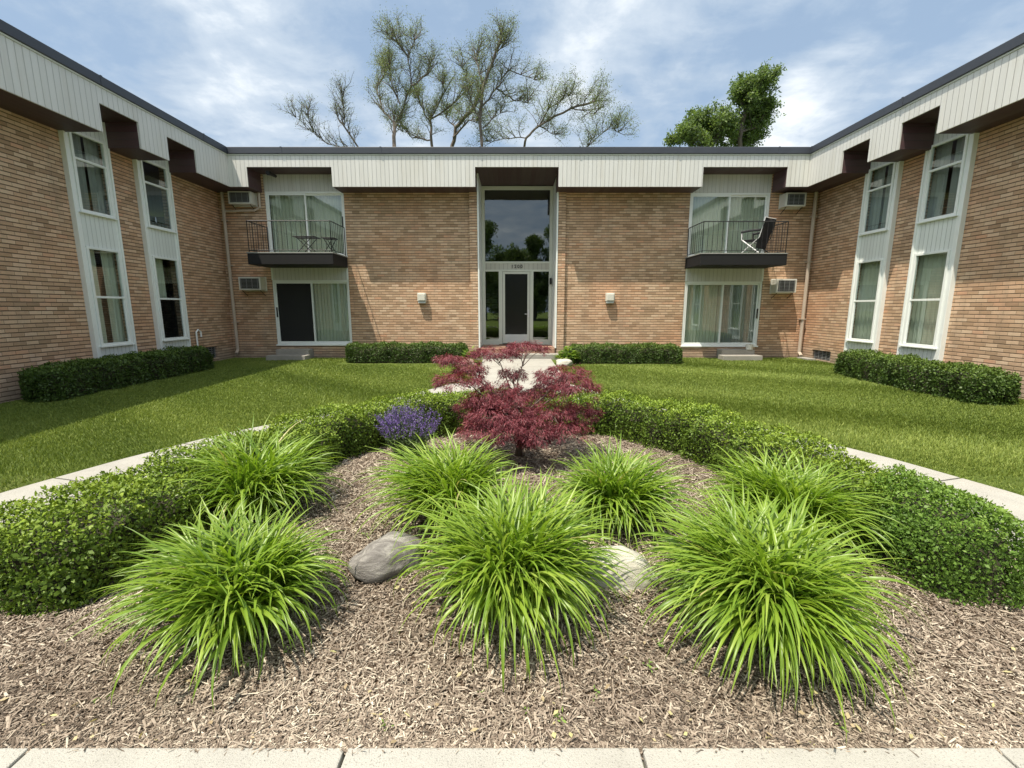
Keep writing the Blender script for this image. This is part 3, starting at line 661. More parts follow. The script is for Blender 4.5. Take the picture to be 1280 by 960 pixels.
# --- projecting window bays on the wings
def bay(X, sg, a, b, zo, kinds):
    """sg: +1 front faces +x (left wing), -1 front faces -x. Parts: bay panel; two windows > rail, panes, curtain"""
    xf = X+sg*.10; xb = X-sg*.16
    def bx(mb, d0, d1, u0, u1, z0, z1):          # d0/d1: distance behind the front plane
        p = sorted((xf-sg*d0, xf-sg*d1)); mb.box(p[0], p[1], u0, u1, z0, z1)
    wu0, wu1 = (a+.13, b-.09) if True else (a, b)
    U = (3.56+zo, 5.10+zo*.3); Lw = (.86+zo, 2.89+zo); bot = .47+zo; top = 5.515
    cas = MB(); bx(cas, .001, .25, a, a+.045, bot, top); bx(cas, .001, .25, b-.045, b, bot, top)
    bx(cas, .03, .06, a+.045, wu0-.001, bot, top); bx(cas, .03, .06, wu1+.001, b-.045, bot, top); cas.build_each('casing', M['trim'], bld, bevel=.004)
    pn = MB()
    for z0, z1 in ((bot, Lw[0]-.002), (Lw[1]+.002, U[0]-.002), (U[1]+.002, top)): bx(pn, .035, .07, wu0-.0005, wu1+.0005, z0, z1)
    pn.build_each('siding_panel', M['panel'], bld)
    for (z0, z1), kind in zip((Lw, U), kinds):
        w = .05; mb = MB(); c0, c1 = sorted((xf-sg*.005, xf-sg*.075)); frame_boxes(mb, 'x', c0, c1, wu0, wu1, z0, z1, w)
        zm = z0+(z1-z0)*(.50 if z0 < 2 else .66)
        bx(mb, .012, .06, wu0+w, wu1-w, zm-.022, zm+.022)
        frm2 = [bx(mb, .02, .05, wu0+w, wu0+w+.02, z0+w, zm-.022), bx(mb, .02, .05, wu1-w-.02, wu1-w, z0+w, zm-.022)]
        bx(mb, -.03, .03, wu0-.03, wu1+.03, z0-.028, z0-.002)                      # sill
        wn = mb.build('window', M['trim'], bld, bevel=.003)
        pc = xf-sg*.045
        pane('x', pc, wu0+w-.005, wu1-w+.005, z0+w-.005, zm, M['glass'], wn); pane('x', pc+sg*.012, wu0+w-.005, wu1-w+.005, zm, z1-w+.005, M['glass'], wn)
        cx = xf-sg*.19; um = (wu0+wu1)/2
        segs = {'both': [(wu0-.05, wu1+.05, 'curtain')], 'grey': [(wu0-.05, um+.02, 'curtaindark'), (um+.09, wu1+.05, 'curtaindark')], 'part': [(wu0-.05, um-.06, 'curtain'), (um+.1, wu1+.05, 'curtain')], 'side': [(wu0-.05, wu0+.2, 'curtaindark'), (um+.12, wu1+.05, 'curtaindark')],
                'near': [(wu0+.1, um+.08, 'curtain')], 'dark': [(wu0-.05, wu0+.12, 'curtaindark')]}[kind]
        for s0, s1, mt in segs:
            V, F = pleats('x', cx, s0, s1, z0+(.0 if kind != 'near' else (z1-z0)*.5), z1, .018, .12); npmesh('curtain', V, F, M[mt], wn)
for (a, b), kd in zip(LBAYS, (('both', 'side'), ('part', 'side'), ('part', 'grey'), ('near', 'dark'))): bay(XL, 1, a, b, 0, kd)
for (a, b), kd in zip(RBAYS, (('both', 'side'), ('part', 'both'), ('both', 'grey'), ('both', 'grey'))): bay(XR, -1, a, b, -.05, kd)

# --- entrance
yE = 15.2; zp = .42
mb = MB(); mb.box(-1.26, -1.035, 13.91, 13.998, .1, ZS); mb.box(1.375, 1.60, 13.91, 13.998, .1, ZS); mb.build_each('brick_pier', M['brick'], bld)
mb = MB(); mb.box(ENT[0]+.001, ENT[0]+.045, YF-.11, yE-.001, zp+.001, ZN-.003); mb.box(ENT[1]-.045, ENT[1]-.001, YF-.11, yE-.001, zp+.001, ZN-.003)
mb.build_each('entrance_jamb', M['trim'], bld)
mb = MB(); mb.box(ENT[0]+.05, ENT[1]-.05, YF-.14, 15.4, .05, zp); p = mb.build('porch', M['porch'], bld, bevel=.01)
mb = MB(); mb.box(ENT[0]-.05, ENT[1]+.05, 13.44, YF-.142, .05, .27); mb.build('porch_step', M['steps'], bld, bevel=.01)
mb = MB(); mb.box(-.2, .55, 14.35, 14.95, zp+.002, zp+.018); mb.build('door_mat', M['fabric'], bld)
e0, e1 = ENT[0]+.047, ENT[1]-.047
m1, m2, m3, m4 = -.44, -.32, .60, .71
mb = MB(); Y0, Y1 = yE, yE+.10
mb.box(e0, e0+.10, Y0, Y1, zp, 5.5); mb.box(e1-.10, e1, Y0, Y1, zp, 5.5)
mb.box(e0+.10, e1-.10, Y0, Y1, 5.39, 5.5); mb.box(e0+.10, e1-.10, Y0+.003, Y1, 2.84, 2.90); mb.box(e0+.10, e1-.10, Y0+.003, Y1, 3.10, 3.16)
mb.box(m1, m2, Y0+.002, Y1, zp+.02, 2.84); mb.box(m3, m4, Y0+.002, Y1, zp+.02, 2.84)
mb.box(e0+.10, m1, Y0, Y1, zp+.002, .60); mb.box(m4, e1-.10, Y0, Y1, zp+.002, .60)
ef = mb.build('entrance_frame', M['greytrim'], bld, bevel=.005)
mb = MB(); mb.box(e0+.10, e1-.10, Y0+.02, Y1-.01, 2.902, 3.098); mb.build('number_board', siding_mat('number_board_paint', (.50,.49,.43), .14, stain=.2), bld)
pane('y', yE+.05, e0+.09, e1-.09, 3.15, 5.40, M['darkglass'], ef, 'transom_pane')
for a, b in ((e0+.095, m1+.005), (m4-.005, e1-.095)): pane('y', yE+.05, a, b, .595, 2.845, M['darkglass'], ef, 'side_pane')
mb = MB(); da, db, dz0, dz1 = m2+.012, m3-.012, zp+.05, 2.83
mb.box(da, da+.075, yE+.012, yE+.057, dz0, dz1); mb.box(db-.075, db, yE+.012, yE+.057, dz0, dz1); mb.box(da+.075, db-.075, yE+.012, yE+.057, dz1-.07, dz1); mb.box(da+.075, db-.075, yE+.012, yE+.057, dz0, dz0+.06)
door = mb.build('door', M['greytrim'], bld, bevel=.004)
mb = MB(); mb.box(da+.075, db-.075, yE+.018, yE+.05, dz0+.062, dz0+.30); mb.build('kick_plate', M['kick'], door)
pane('y', yE+.035, da+.07, db-.07, dz0+.29, dz1-.065, plain('tinted_door_glass', (.012,.012,.013), .18, .1, 2), door, 'door_pane')
mb = MB(); mb.box(db-.062, db-.014, yE-.004, yE+.012, 1.34, 1.60); mb.tube([(db-.038, yE-.004, 1.45), (db-.038, yE-.05, 1.45), (db-.16, yE-.055, 1.45)], .012, 6); mb.tube([(db-.038, yE+.0, 1.55), (db-.038, yE-.03, 1.55)], .02, 8); mb.build('door_handle', M['whitemetal'], door)
mb = MB(); mb.box(e1+.0, e1+.01, 14.95, 15.05, 2.35, 2.6); mb.tube([(e1-.05, 15.13, 2.62), (e1-.05, 15.13, 2.42)], .035, 8); mb.build('wall_lantern', M['black'], bld)
# lobby seen through the glass: walls, rack of mailboxes
mb = MB(); mb.poly([(-1.6, 15.45, .42), (-1.6, 19, .42), (-1.6, 19, 5.5), (-1.6, 15.45, 5.5)]); mb.poly([(2, 19, .42), (2, 15.45, .42), (2, 15.45, 5.5), (2, 19, 5.5)]); mb.poly([(-1.6, 19, .42), (2, 19, .42), (2, 19, 5.5), (-1.6, 19, 5.5)]); mb.poly([(-1.6, 15.3, .415), (2, 15.3, .415), (2, 19, .415), (-1.6, 19, .415)])
mb.build('lobby_wall', M['plaster'], bld)
mb = MB()
for i in range(5):
    for j in range(3): mb.box(-1.25+j*.26, -1.03+j*.26, 16.1, 16.25, 1.25+i*.19, 1.40+i*.19)
mb.build_each('mailbox', M['whitemetal'], bld, bevel=.004)
# house number
cu = bpy.data.curves.new('house_number', 'FONT'); cu.body = '1200'; cu.size = .15; cu.extrude = .006; cu.align_x = 'CENTER'; cu.align_y = 'CENTER'; cu.space_character = 1.35; cu.offset = .003
tmp = bpy.data.objects.new('tmp', cu); COL.objects.link(tmp); dg = bpy.context.evaluated_depsgraph_get(); me = bpy.data.meshes.new_from_object(tmp.evaluated_get(dg)); bpy.data.objects.remove(tmp)
me.transform(Matrix.Translation((.16, yE+.012, 2.995)) @ Matrix.Rotation(PI/2, 4, 'X')); me.materials.clear()
link('house_number', me, M['numeral'], bld)

# --- small fittings on the walls
def ac(x0, x1, z0, z1, flip):
    """window-sleeve air conditioner: casing with louvred grille on its face"""
    yf = 13.68; mb = MB(); mb.box(x0, x1, yf, YF-.001, z0, z1); mb.box(x0-.02, x1+.02, YF-.03, YF-.002, z0-.025, z1+.02)
    c = mb.build('air_conditioner', M['ac'], bld, bevel=.01)
    g0, g1 = x0+.05, x1-.05
    mb = MB(); mb.box(g0, g1, yf-.004, yf-.0005, z0+.04, z1-.04); mb.build('recess', M['vent'], c)
    mb = MB(); n = 8
    for i in range(n): zz = z0+.06+(z1-z0-.12)*i/(n-1); mb.box(g0+.01, g1-.01, yf-.014, yf-.005, zz-.005, zz+.005)
    for i in range(4): xx = g0+(g1-g0)*(.06+.88*i/3); mb.box(xx-.007, xx+.007, yf-.02, yf-.0145, z0+.05, z1-.05)
    mb.build('grille', M['acg'], c)
    mb = MB(); mb.tube([(x0+.06, YF, z0-.16), (x0+.06, yf+.06, z0-.012)], .012, 4); mb.tube([(x1-.06, YF, z0-.16), (x1-.06, yf+.06, z0-.012)], .012, 4); mb.build('bracket', M['black'], c)
ac(-8.22, -7.56, 4.63, 5.0-.02, 0); ac(-8.16, -7.50, 2.18, 2.56, 0); ac(7.93, 8.52, 4.56, 4.94, 0); ac(7.90, 8.50, 2.10, 2.50, 0)
for x in (-2.75, 2.99):
    mb = MB(); mb.prism([(x-.13, 13.86), (x+.13, 13.86), (x+.13, 13.999), (x-.13, 13.999)], 2.10, 1.86); mb.prism([(x-.105, 13.83), (x+.105, 13.83), (x+.105, 13.858), (x-.105, 13.858)], 2.075, 1.88)
    l_ = mb.build('wall_light', M['lamp'], bld, bevel=.012)
    mb = MB(); mb.box(x-.115, x+.115, 13.87, 13.99, 1.79, 1.858); mb.build('lens', M['kick'], l_, bevel=.01)
mb = MB(); mb.tube([(-8.52, 13.9, 5.0), (-8.52, 13.9, .38), (-8.50, 13.78, .26)], .045, 8); mb.tube([(-7.45, 13.93, 4.99), (-7.45, 13.93, 4.58), (-7.62, 13.93, 4.5), (-8.5, 13.93, 4.47)], .035, 8)
for z in (1.2, 2.9, 4.2): mb.box(-8.58, -8.46, 13.85, 13.99, z, z+.03)
mb.build('downspout', M['pipe'], bld)
mb = MB(); mb.tube([(8.93, 13.9, 5.0), (8.93, 13.9, .3), (8.90, 13.74, .2)], .05, 8)
for z in (1.3, 3.0, 4.3): mb.box(8.86, 9.0, 13.84, 13.99, z, z+.03)
mb.build('downspout', M['pipe'], bld)
mb = MB(); mb.tube([(XL+.06, 12.32, .1), (XL+.06, 12.32, 1.0), (XL+.06, 12.40, 1.06), (XL+.06, 12.5, 1.0), (XL+.06, 12.5, .86)], .022, 8); mb.build('vent_pipe', M['trim'], bld)
for X, sg, (a, b, z0, z1) in ((XL, -1, VL), (XR, 1, VR)):
    mb = MB(); p = sorted((X+sg*.10, X+sg*.12)); mb.box(p[0], p[1], a, b, z0, z1); mb.build('basement_vent', M['vent'], bld)
    v_ = bpy.context.scene.collection.objects[-1]
    mb = MB()
    for i in range(6): p = sorted((X+sg*.05, X+sg*.07)); zz = z0+.03+(z1-z0-.06)*i/5; mb.box(p[0], p[1], a+.01, b-.01, zz-.008, zz+.008)
    for i in range(5): p = sorted((X+sg*.04, X+sg*.049)); uu = a+(b-a)*(.1+.8*i/4); mb.box(p[0], p[1], uu-.008, uu+.008, z0+.005, z1-.005)
    mb.build('vent_grille', M['acg'], v_)
mb = MB(); mb.tube([(-6.9, 13.9, 5.44), (-6.9, 13.55, 5.42)], .045, 8); mb.tube([(-6.9, 13.55, 5.42), (-6.9, 13.46, 5.41)], .06, 10); mb.build('spotlight', M['black'], bld)

# --- steps (each stands on the ground before its door)
for x0, x1, lab in ((-7.2, -6.2, 'two low concrete steps in shade below the black screened sliding door'), (6.4, 7.4, 'two pale concrete steps in sun below the sliding door with blinds on both sides')):
    t_ = thing('concrete_steps', lab, 'steps', ((x0+x1)/2, 13.5, .12), 'concrete steps at the sliding doors')
    mb = MB(); mb.box(x0, x1, 13.62, 13.985, .05, .40); mb.build('upper_step', M['steps'], t_, bevel=.012)
    mb = MB(); mb.box(x0-.12, x1+.05, 13.25, 13.618, .05, .25); mb.build('lower_step', M['steps'], t_, bevel=.012)
mb = MB(); mb.prism([(8.75, 13.2), (9.0, 13.2), (9.0, 13.7), (8.75, 13.7)], .17, .08); tag(mb.build('splash_block', M['steps'], bevel=.01), 'small concrete splash block under the right downspout', 'splash block')
mb = MB(); mb.tube([(7.25, 13.68, .402), (7.25, 13.68, .56)], .10, 12); tag(mb.build('flower_pot', M['ac'], smooth=False), 'small grey pot on the top step below the blinds', 'pot')

# --- balcony furniture
dk = 3.182
def fold_table(cx, cy, w, d, h, lab, nm, cat):
    t_ = thing(nm, lab, cat, (cx, cy, dk)); mb = MB(); mb.box(cx-w/2, cx+w/2, cy-d/2, cy+d/2, dk+h-.025, dk+h)
    mb.build('table_top' if nm == 'folding_table' else 'seat', M['black'], t_, bevel=.008)
    for s in (-1, 1):
        mb = MB(); yy = cy+s*(d/2-.05)
        mb.tube([(cx-w*.36, yy, dk+.008), (cx+w*.34, yy, dk+h-.03)], .011, 5); mb.tube([(cx+w*.36, yy+.015*s, dk+.008), (cx-w*.34, yy+.015*s, dk+h-.03)], .011, 5); mb.build('leg', M['black'], t_)
    mb = MB(); mb.tube([(cx-w*.36, cy-d/2+.05, dk+.03), (cx-w*.36, cy+d/2-.05, dk+.03)], .008, 5); mb.tube([(cx+w*.36, cy-d/2+.05, dk+.03), (cx+w*.36, cy+d/2-.05, dk+.03)], .008, 5); mb.build('stretcher', M['black'], t_)
fold_table(-5.88, 13.35, .62, .45, .47, 'black folding table with crossed legs on the left balcony', 'folding_table', 'table')
fold_table(-5.22, 13.35, .36, .36, .44, 'small black folding stool at the right end of the left balcony', 'folding_stool', 'stool')
# camp chair: black fabric back and seat on a light tube frame with crossed legs
cc = thing('folding_chair', 'black fabric folding chair with raised back on the right balcony', 'chair', (7.0, 13.35, dk-.02))
def rot(p, a=R(213)):
    x, y, z = p; return (7.0+x*math.cos(a)-y*math.sin(a), 13.38+x*math.sin(a)+y*math.cos(a), dk-.02+z)
def sheet(rows, name, mat, th=.012):
    V = []; F = []; n = len(rows[0])
    for r_ in rows: V += [rot(p) for p in r_]
    for i in range(len(rows)-1):
        for j in range(n-1): a = i*n+j; F.append((a, a+1, a+n+1, a+n))
    o = npmesh(name, V, F, mat, cc, smooth=True); m = o.modifiers.new('s', 'SOLIDIFY'); m.thickness = th; return o
sheet([[(-.26+.52*j/6, .15+.23*t_-.03*math.cos((j-3)/3*1.5), .16+.80*t_-.015*math.cos((j-3)/3*1.5)*(t_ == 1)) for j in range(7)] for t_ in (0, .25, .5, .75, 1)], 'backrest', M['fabric'])
sheet([[(-.26+.52*j/6, -.24+.46*t_, .40-.035*math.cos((j-3)/3*1.5)+.02*(1-t_)) for j in range(7)] for t_ in (0, .33, .66, 1)], 'seat', M['fabric'])
for s in (-1, 1):
    mb = MB(); mb.tube([rot((s*.29, -.26, .02)), rot((s*.29, .26, .44)), rot((s*.28, .38, .96))], .012, 6); mb.tube([rot((s*.30, .28, .02)), rot((s*.30, -.24, .42)), rot((s*.30, -.25, .62))], .017, 6); mb.build('frame', M['whitemetal' if s > 0 else 'black'], cc)
    mb = MB(); mb.tube([rot((s*.30, -.27, .63)), rot((s*.30, 0, .645)), rot((s*.29, .28, .63))], .032, 6); mb.build('armrest', M['fabric'], cc)
mb = MB(); mb.tube([rot((-.29, -.24, .04)), rot((.30, .27, .04))], .009, 5); mb.tube([rot((.29, -.24, .04)), rot((-.30, .27, .04))], .009, 5); mb.tube([rot((-.28, .38, .955)), rot((.28, .38, .955))], .011, 6); mb.build('crossbar', M['whitemetal'], cc)

# ================================================================== HEDGES
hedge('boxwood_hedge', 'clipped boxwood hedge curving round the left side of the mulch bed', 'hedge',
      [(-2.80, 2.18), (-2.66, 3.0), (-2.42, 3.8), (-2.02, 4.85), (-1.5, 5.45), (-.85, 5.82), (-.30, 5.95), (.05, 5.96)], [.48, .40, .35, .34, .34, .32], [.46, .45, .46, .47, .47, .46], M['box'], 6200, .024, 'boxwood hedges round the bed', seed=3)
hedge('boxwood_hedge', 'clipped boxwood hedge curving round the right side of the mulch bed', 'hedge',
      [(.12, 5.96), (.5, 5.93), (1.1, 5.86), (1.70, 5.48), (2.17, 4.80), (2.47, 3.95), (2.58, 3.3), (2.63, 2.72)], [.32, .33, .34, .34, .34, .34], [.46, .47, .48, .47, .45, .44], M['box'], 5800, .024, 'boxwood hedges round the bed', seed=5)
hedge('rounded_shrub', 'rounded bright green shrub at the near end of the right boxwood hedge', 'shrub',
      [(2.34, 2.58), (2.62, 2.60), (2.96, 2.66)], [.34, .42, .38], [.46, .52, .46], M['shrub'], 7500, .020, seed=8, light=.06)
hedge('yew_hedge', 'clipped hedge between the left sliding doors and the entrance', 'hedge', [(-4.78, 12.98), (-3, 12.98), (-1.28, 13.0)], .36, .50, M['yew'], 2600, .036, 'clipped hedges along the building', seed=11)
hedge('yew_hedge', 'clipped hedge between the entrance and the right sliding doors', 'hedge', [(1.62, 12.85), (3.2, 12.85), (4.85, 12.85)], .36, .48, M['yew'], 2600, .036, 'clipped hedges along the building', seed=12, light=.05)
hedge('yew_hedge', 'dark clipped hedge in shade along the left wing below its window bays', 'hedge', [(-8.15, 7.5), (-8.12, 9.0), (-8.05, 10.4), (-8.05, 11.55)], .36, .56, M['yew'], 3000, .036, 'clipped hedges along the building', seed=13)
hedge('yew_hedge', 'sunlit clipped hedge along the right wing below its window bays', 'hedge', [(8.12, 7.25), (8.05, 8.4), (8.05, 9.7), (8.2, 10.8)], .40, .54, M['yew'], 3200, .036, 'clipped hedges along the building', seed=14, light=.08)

# ================================================================== DAYLILIES
def daylily(cx, cy, rad, hgt, n, label, seed, light=0.):
    rng = np.random.default_rng(seed); root = thing('daylily', label, 'plant', (cx, cy, G(cy)), 'daylily clumps in the mulch bed')
    S = 13; fans = 22
    fa = rng.uniform(0, 2*PI, fans); fr = .19*np.sqrt(rng.random(fans))*rad/.55
    k = rng.integers(0, fans, n); bx_ = cx+fr[k]*np.cos(fa[k])+rng.normal(0, .02, n); by_ = cy+fr[k]*np.sin(fa[k])+rng.normal(0, .02, n)
    az = rng.uniform(0, 2*PI, n); out = np.stack([fr[k]*np.cos(fa[k]), fr[k]*np.sin(fa[k])], 1)/.11
    az = np.arctan2(np.sin(az)+.8*out[:, 1]*.11/.19, np.cos(az)+.8*out[:, 0]*.11/.19)
    q = rng.random(n)                              # 0 = outer arching leaf, 1 = inner upright leaf
    L = (hgt*.98+rad*.42)*rng.uniform(.78, 1.07, n)*(.88+.10*q)
    th0 = R(58)+R(29)*q**.7+rng.normal(0, R(5), n); bend = (R(160)-R(88)*q)*rng.uniform(.82, 1.15, n)
    s = np.linspace(0, 1, S+1)[None, :]
    ang = th0[:, None]-bend[:, None]*s**1.5
    ds = L[:, None]/S; r = np.concatenate([np.zeros((n, 1)), np.cumsum(np.cos(ang[:, :-1])*ds, 1)], 1); z = np.concatenate([np.zeros((n, 1)), np.cumsum(np.sin(ang[:, :-1])*ds, 1)], 1)
    lean_a, lean_k = rng.uniform(0, 2*PI), rng.uniform(.03, .10)
    sway = rng.normal(0, .16, n)[:, None]*s**2*.5
    a2 = az[:, None]+sway
    X = bx_[:, None]+np.cos(a2)*r+math.cos(lean_a)*lean_k*s**1.3; Y = by_[:, None]+np.sin(a2)*r+math.sin(lean_a)*lean_k*s**1.3; Z = np.maximum(z, .012+.01*rng.random((n, 1)))+G(cy)
    n_ = n; w = (.0112*rng.uniform(.75, 1.3, n)[:, None])*np.minimum(1, .55+1.6*s)*np.clip((1-s**2.6), .02, 1)
    tw = rng.normal(0, .5, n)[:, None]*s
    sx = -np.sin(a2)*np.cos(tw); sy = np.cos(a2)*np.cos(tw); sz = np.sin(tw)
    nx = -np.sin(ang)*np.cos(a2); ny = -np.sin(ang)*np.sin(a2); nz = np.cos(ang)
    f = .42*w
    Lf = np.stack([X-sx*w+nx*f, Y-sy*w+ny*f, Z-sz*w+nz*f], -1); Md = np.stack([X, Y, Z], -1); Rt = np.stack([X+sx*w+nx*f, Y+sy*w+ny*f, Z+sz*w+nz*f], -1)
    V = np.stack([Lf, Md, Rt], 2).reshape(-1, 3)          # n, S+1, 3
    b = (np.arange(n)[:, None]*(S+1)+np.arange(S)[None, :]).reshape(-1, 1)*3
    F = np.concatenate([b+np.array([0, 1, 4, 3]), b+np.array([1, 2, 5, 4])])
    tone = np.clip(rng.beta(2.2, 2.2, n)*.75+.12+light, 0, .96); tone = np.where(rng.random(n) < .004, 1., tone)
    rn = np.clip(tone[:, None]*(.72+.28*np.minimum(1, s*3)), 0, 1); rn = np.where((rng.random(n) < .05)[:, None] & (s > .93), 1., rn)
    npmesh('foliage', V, F, M['lily'], root, np.repeat(rn.reshape(-1), 3), smooth=True)
    # pale flower scapes just starting in the middle
    mb = MB()
    for _ in range(5):
        a_, r_ = rng.uniform(0, 2*PI), rng.uniform(.02, .1); x_, y_ = cx+r_*math.cos(a_), cy+r_*math.sin(a_); h_ = hgt*rng.uniform(.45, .7)
        mb.tube([(x_, y_, G(cy)), (x_+.02, y_, G(cy)+h_*.6), (x_+.03, y_-.01, G(cy)+h_)], [.004, .0035, .003], 5); mb.tube([(x_+.03, y_-.01, G(cy)+h_), (x_+.034, y_-.014, G(cy)+h_+.03)], [.006, .002], 5)
    mb.build('flower_stem', M['weed'], root)
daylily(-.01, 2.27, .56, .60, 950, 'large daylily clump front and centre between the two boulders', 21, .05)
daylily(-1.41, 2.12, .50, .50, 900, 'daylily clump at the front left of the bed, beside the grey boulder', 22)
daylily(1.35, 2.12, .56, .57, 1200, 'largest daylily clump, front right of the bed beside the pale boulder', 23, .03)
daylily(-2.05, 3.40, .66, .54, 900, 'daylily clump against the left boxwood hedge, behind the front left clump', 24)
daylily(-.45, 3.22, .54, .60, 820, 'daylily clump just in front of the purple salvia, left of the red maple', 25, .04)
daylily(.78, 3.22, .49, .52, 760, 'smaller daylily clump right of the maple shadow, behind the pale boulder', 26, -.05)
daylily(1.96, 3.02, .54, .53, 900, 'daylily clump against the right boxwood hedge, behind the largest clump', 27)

# ================================================================== BOULDERS
def rock(name, label, c, dims, mat, seed, rz=0, group=None, cat='boulder'):
    import bmesh
    rng = random.Random(seed); bm = bmesh.new(); bmesh.ops.create_icosphere(bm, subdivisions=4, radius=1)
    pl = [(Vector((rng.gauss(0, 1), rng.gauss(0, 1), rng.gauss(0, 1))).normalized(), rng.uniform(.62, .9)) for _ in range(11)]
    from mathutils import noise
    for v in bm.verts:
        d = v.co.normalized(); r_ = 1.
        for nn, k in pl:
            t_ = d.dot(nn)
            if t_*r_ > k: r_ = r_*(.35)+(k/t_)*.65
        r_ += .09*noise.noise(d*2.1+Vector((seed, 0, 0)))+.03*noise.noise(d*7+Vector((seed, 3, 0)))
        v.co = d*r_
    bmesh.ops.transform(bm, matrix=Matrix.Translation(c) @ Matrix.Rotation(rz, 4, 'Z') @ Matrix.Diagonal((*dims, 1)), verts=bm.verts)
    me = bpy.data.meshes.new(name); bm.to_mesh(me); bm.free()
    o = link(name, me, mat, None, True); tag(o, label, cat, group); return o
rock('boulder', 'grey rounded boulder half buried in mulch left of the centre daylily', (-.80, 2.63, .07), (.25, .19, .15), M['rockgrey'], 4, .5)
rock('boulder', 'pale cream boulder in mulch right of the centre daylily', (.62, 2.52, .06), (.30, .19, .14), M['rockpale'], 9, -.35)
rock('stone', 'pale stone beside the entrance walk at the foot of the leafy hosta', (1.42, 12.05, .17), (.27, .19, .15), M['rockpale'], 5, .2, cat='stone')
rock('stone', 'pinkish stone left of the entrance walk behind the maple', (-1.22, 12.2, .15), (.24, .18, .14), M['rockpink'], 6, .1, cat='stone')

# ================================================================== HOSTA by the entrance
def hosta(cx, cy, rad, lab, seed, n=130):
    rng = np.random.default_rng(seed); root = thing('hosta', lab, 'plant', (cx, cy, G(cy)), 'hostas beside the entrance walk')
    a = rng.uniform(0, 2*PI, n); r_ = rad*rng.random(n)**.6; P = np.stack([cx+r_*np.cos(a)*.6, cy+r_*np.sin(a)*.6, G(cy)+.08+.3*(1-r_/rad)*rng.uniform(.7, 1.1, n)+.06], 1)
    D = np.stack([np.cos(a), np.sin(a), rng.uniform(-.3, .7, n)], 1); Nn = unit(np.stack([-np.cos(a)*.4, -np.sin(a)*.4, np.ones(n)], 1)+rng.normal(0, .2, (n, 3)))
    leaves('foliage', P, Nn, rng.uniform(.15, .26, n), rng.uniform(.07, .11, n), M['hosta'], root, rng.random(n), D, fold=.18)
hosta(1.55, 12.45, .38, 'leafy green hosta behind the pale stone, right of the entrance walk', 31)
hosta(-1.15, 12.55, .28, 'small hosta left of the entrance walk beside the hedge end', 32, 80)

# ================================================================== SALVIA
rng = np.random.default_rng(41); cx, cy = -1.13, 4.72
sv = thing('salvia', 'purple flowering salvia clump before the left boxwood hedge', 'plant', (cx, cy, G(cy)))
P, Nn, D_, LL, rr = [], [], [], [], []; FP, FN, FL, FR = [], [], [], []; mb = MB()
for i in range(160):
    a = rng.uniform(0, 2*PI); q = rng.random()**.5; tip = np.array([cx+.38*q*math.cos(a), cy+.28*q*math.sin(a), G(cy)+.60*(1-.30*q*q)*rng.uniform(.85, 1.05)]); b = np.array([cx+.10*q*math.cos(a), cy+.10*q*math.sin(a), G(cy)])
    mb.tube([b, b*.4+tip*.6-np.array([0, 0, .02]), tip], [.003, .002, .0015], 3, False)
    m_ = 24; t_ = rng.uniform(.10, .72, m_)[:, None]; P.append(b+(tip-b)*t_+rng.normal(0, .014, (m_, 3))); rr.append(rng.random(m_))
    m_ = 30; t_ = rng.uniform(.66, 1.02, m_)[:, None]; FP.append(b+(tip-b)*t_+rng.normal(0, .0055, (m_, 3))); FR.append(rng.random(m_))
P = np.concatenate(P); FP = np.concatenate(FP); n = len(P); m_ = len(FP)
leaves('foliage', P, unit(rng.normal(size=(n, 3))+np.array([0, 0, .6])), rng.uniform(.022, .042, n), .012, M['salvl'], sv, np.concatenate(rr))
leaves('flower_spikes', FP, unit(rng.normal(size=(m_, 3))), rng.uniform(.010, .018, m_), .009, M['salvf'], sv, np.concatenate(FR))
mb.build('stems', M['salvl'], sv)

# ================================================================== JAPANESE MAPLE
rng = np.random.default_rng(51); rpy = random.Random(5)
mp = thing('japanese_maple', 'low spreading laceleaf maple with dark red foliage in the middle of the bed', 'tree', (.07, 4.75, G(4.75)))
PADS = [(-.66,4.9,1.1,.15,.05),(-.47,4.8,1.02,.15,.07),(-.52,4.5,.94,.22,.06),(-.19,5.0,1.16,.24,.05),(.18,5.0,1.22,.20,.06),(-.13,4.7,.79,.20,.10),(-.31,4.5,.73,.16,.09),(-.20,4.3,.60,.19,.13),(-.29,4.2,.50,.19,.08),(.10,4.35,.50,.11,.14),(.13,4.4,.34,.08,.08),(.55,4.7,.96,.25,.09),(.64,4.5,.87,.22,.09),(.40,4.4,.60,.19,.13),(.71,4.7,.54,.21,.11),(.55,4.3,.46,.18,.08),(.28,5.0,.70,.16,.08),(.01,5.0,.93,.12,.06),(-.05,5.05,.66,.18,.10),(.45,5.1,.80,.16,.08),(.05,4.5,.66,.16,.12),(-.05,4.3,.50,.2,.10),(.22,4.25,.46,.15,.10),(-.38,4.6,.62,.2,.10)]
br = MB(); base = Vector((.07, 4.75, G(4.75)-.02)); fork = Vector((.06, 4.72, .38))
br.tube([base, Vector((.09, 4.74, .2)), fork], [.045, .036, .032], 8)
LP, LD, LN, LR = [], [], [], []
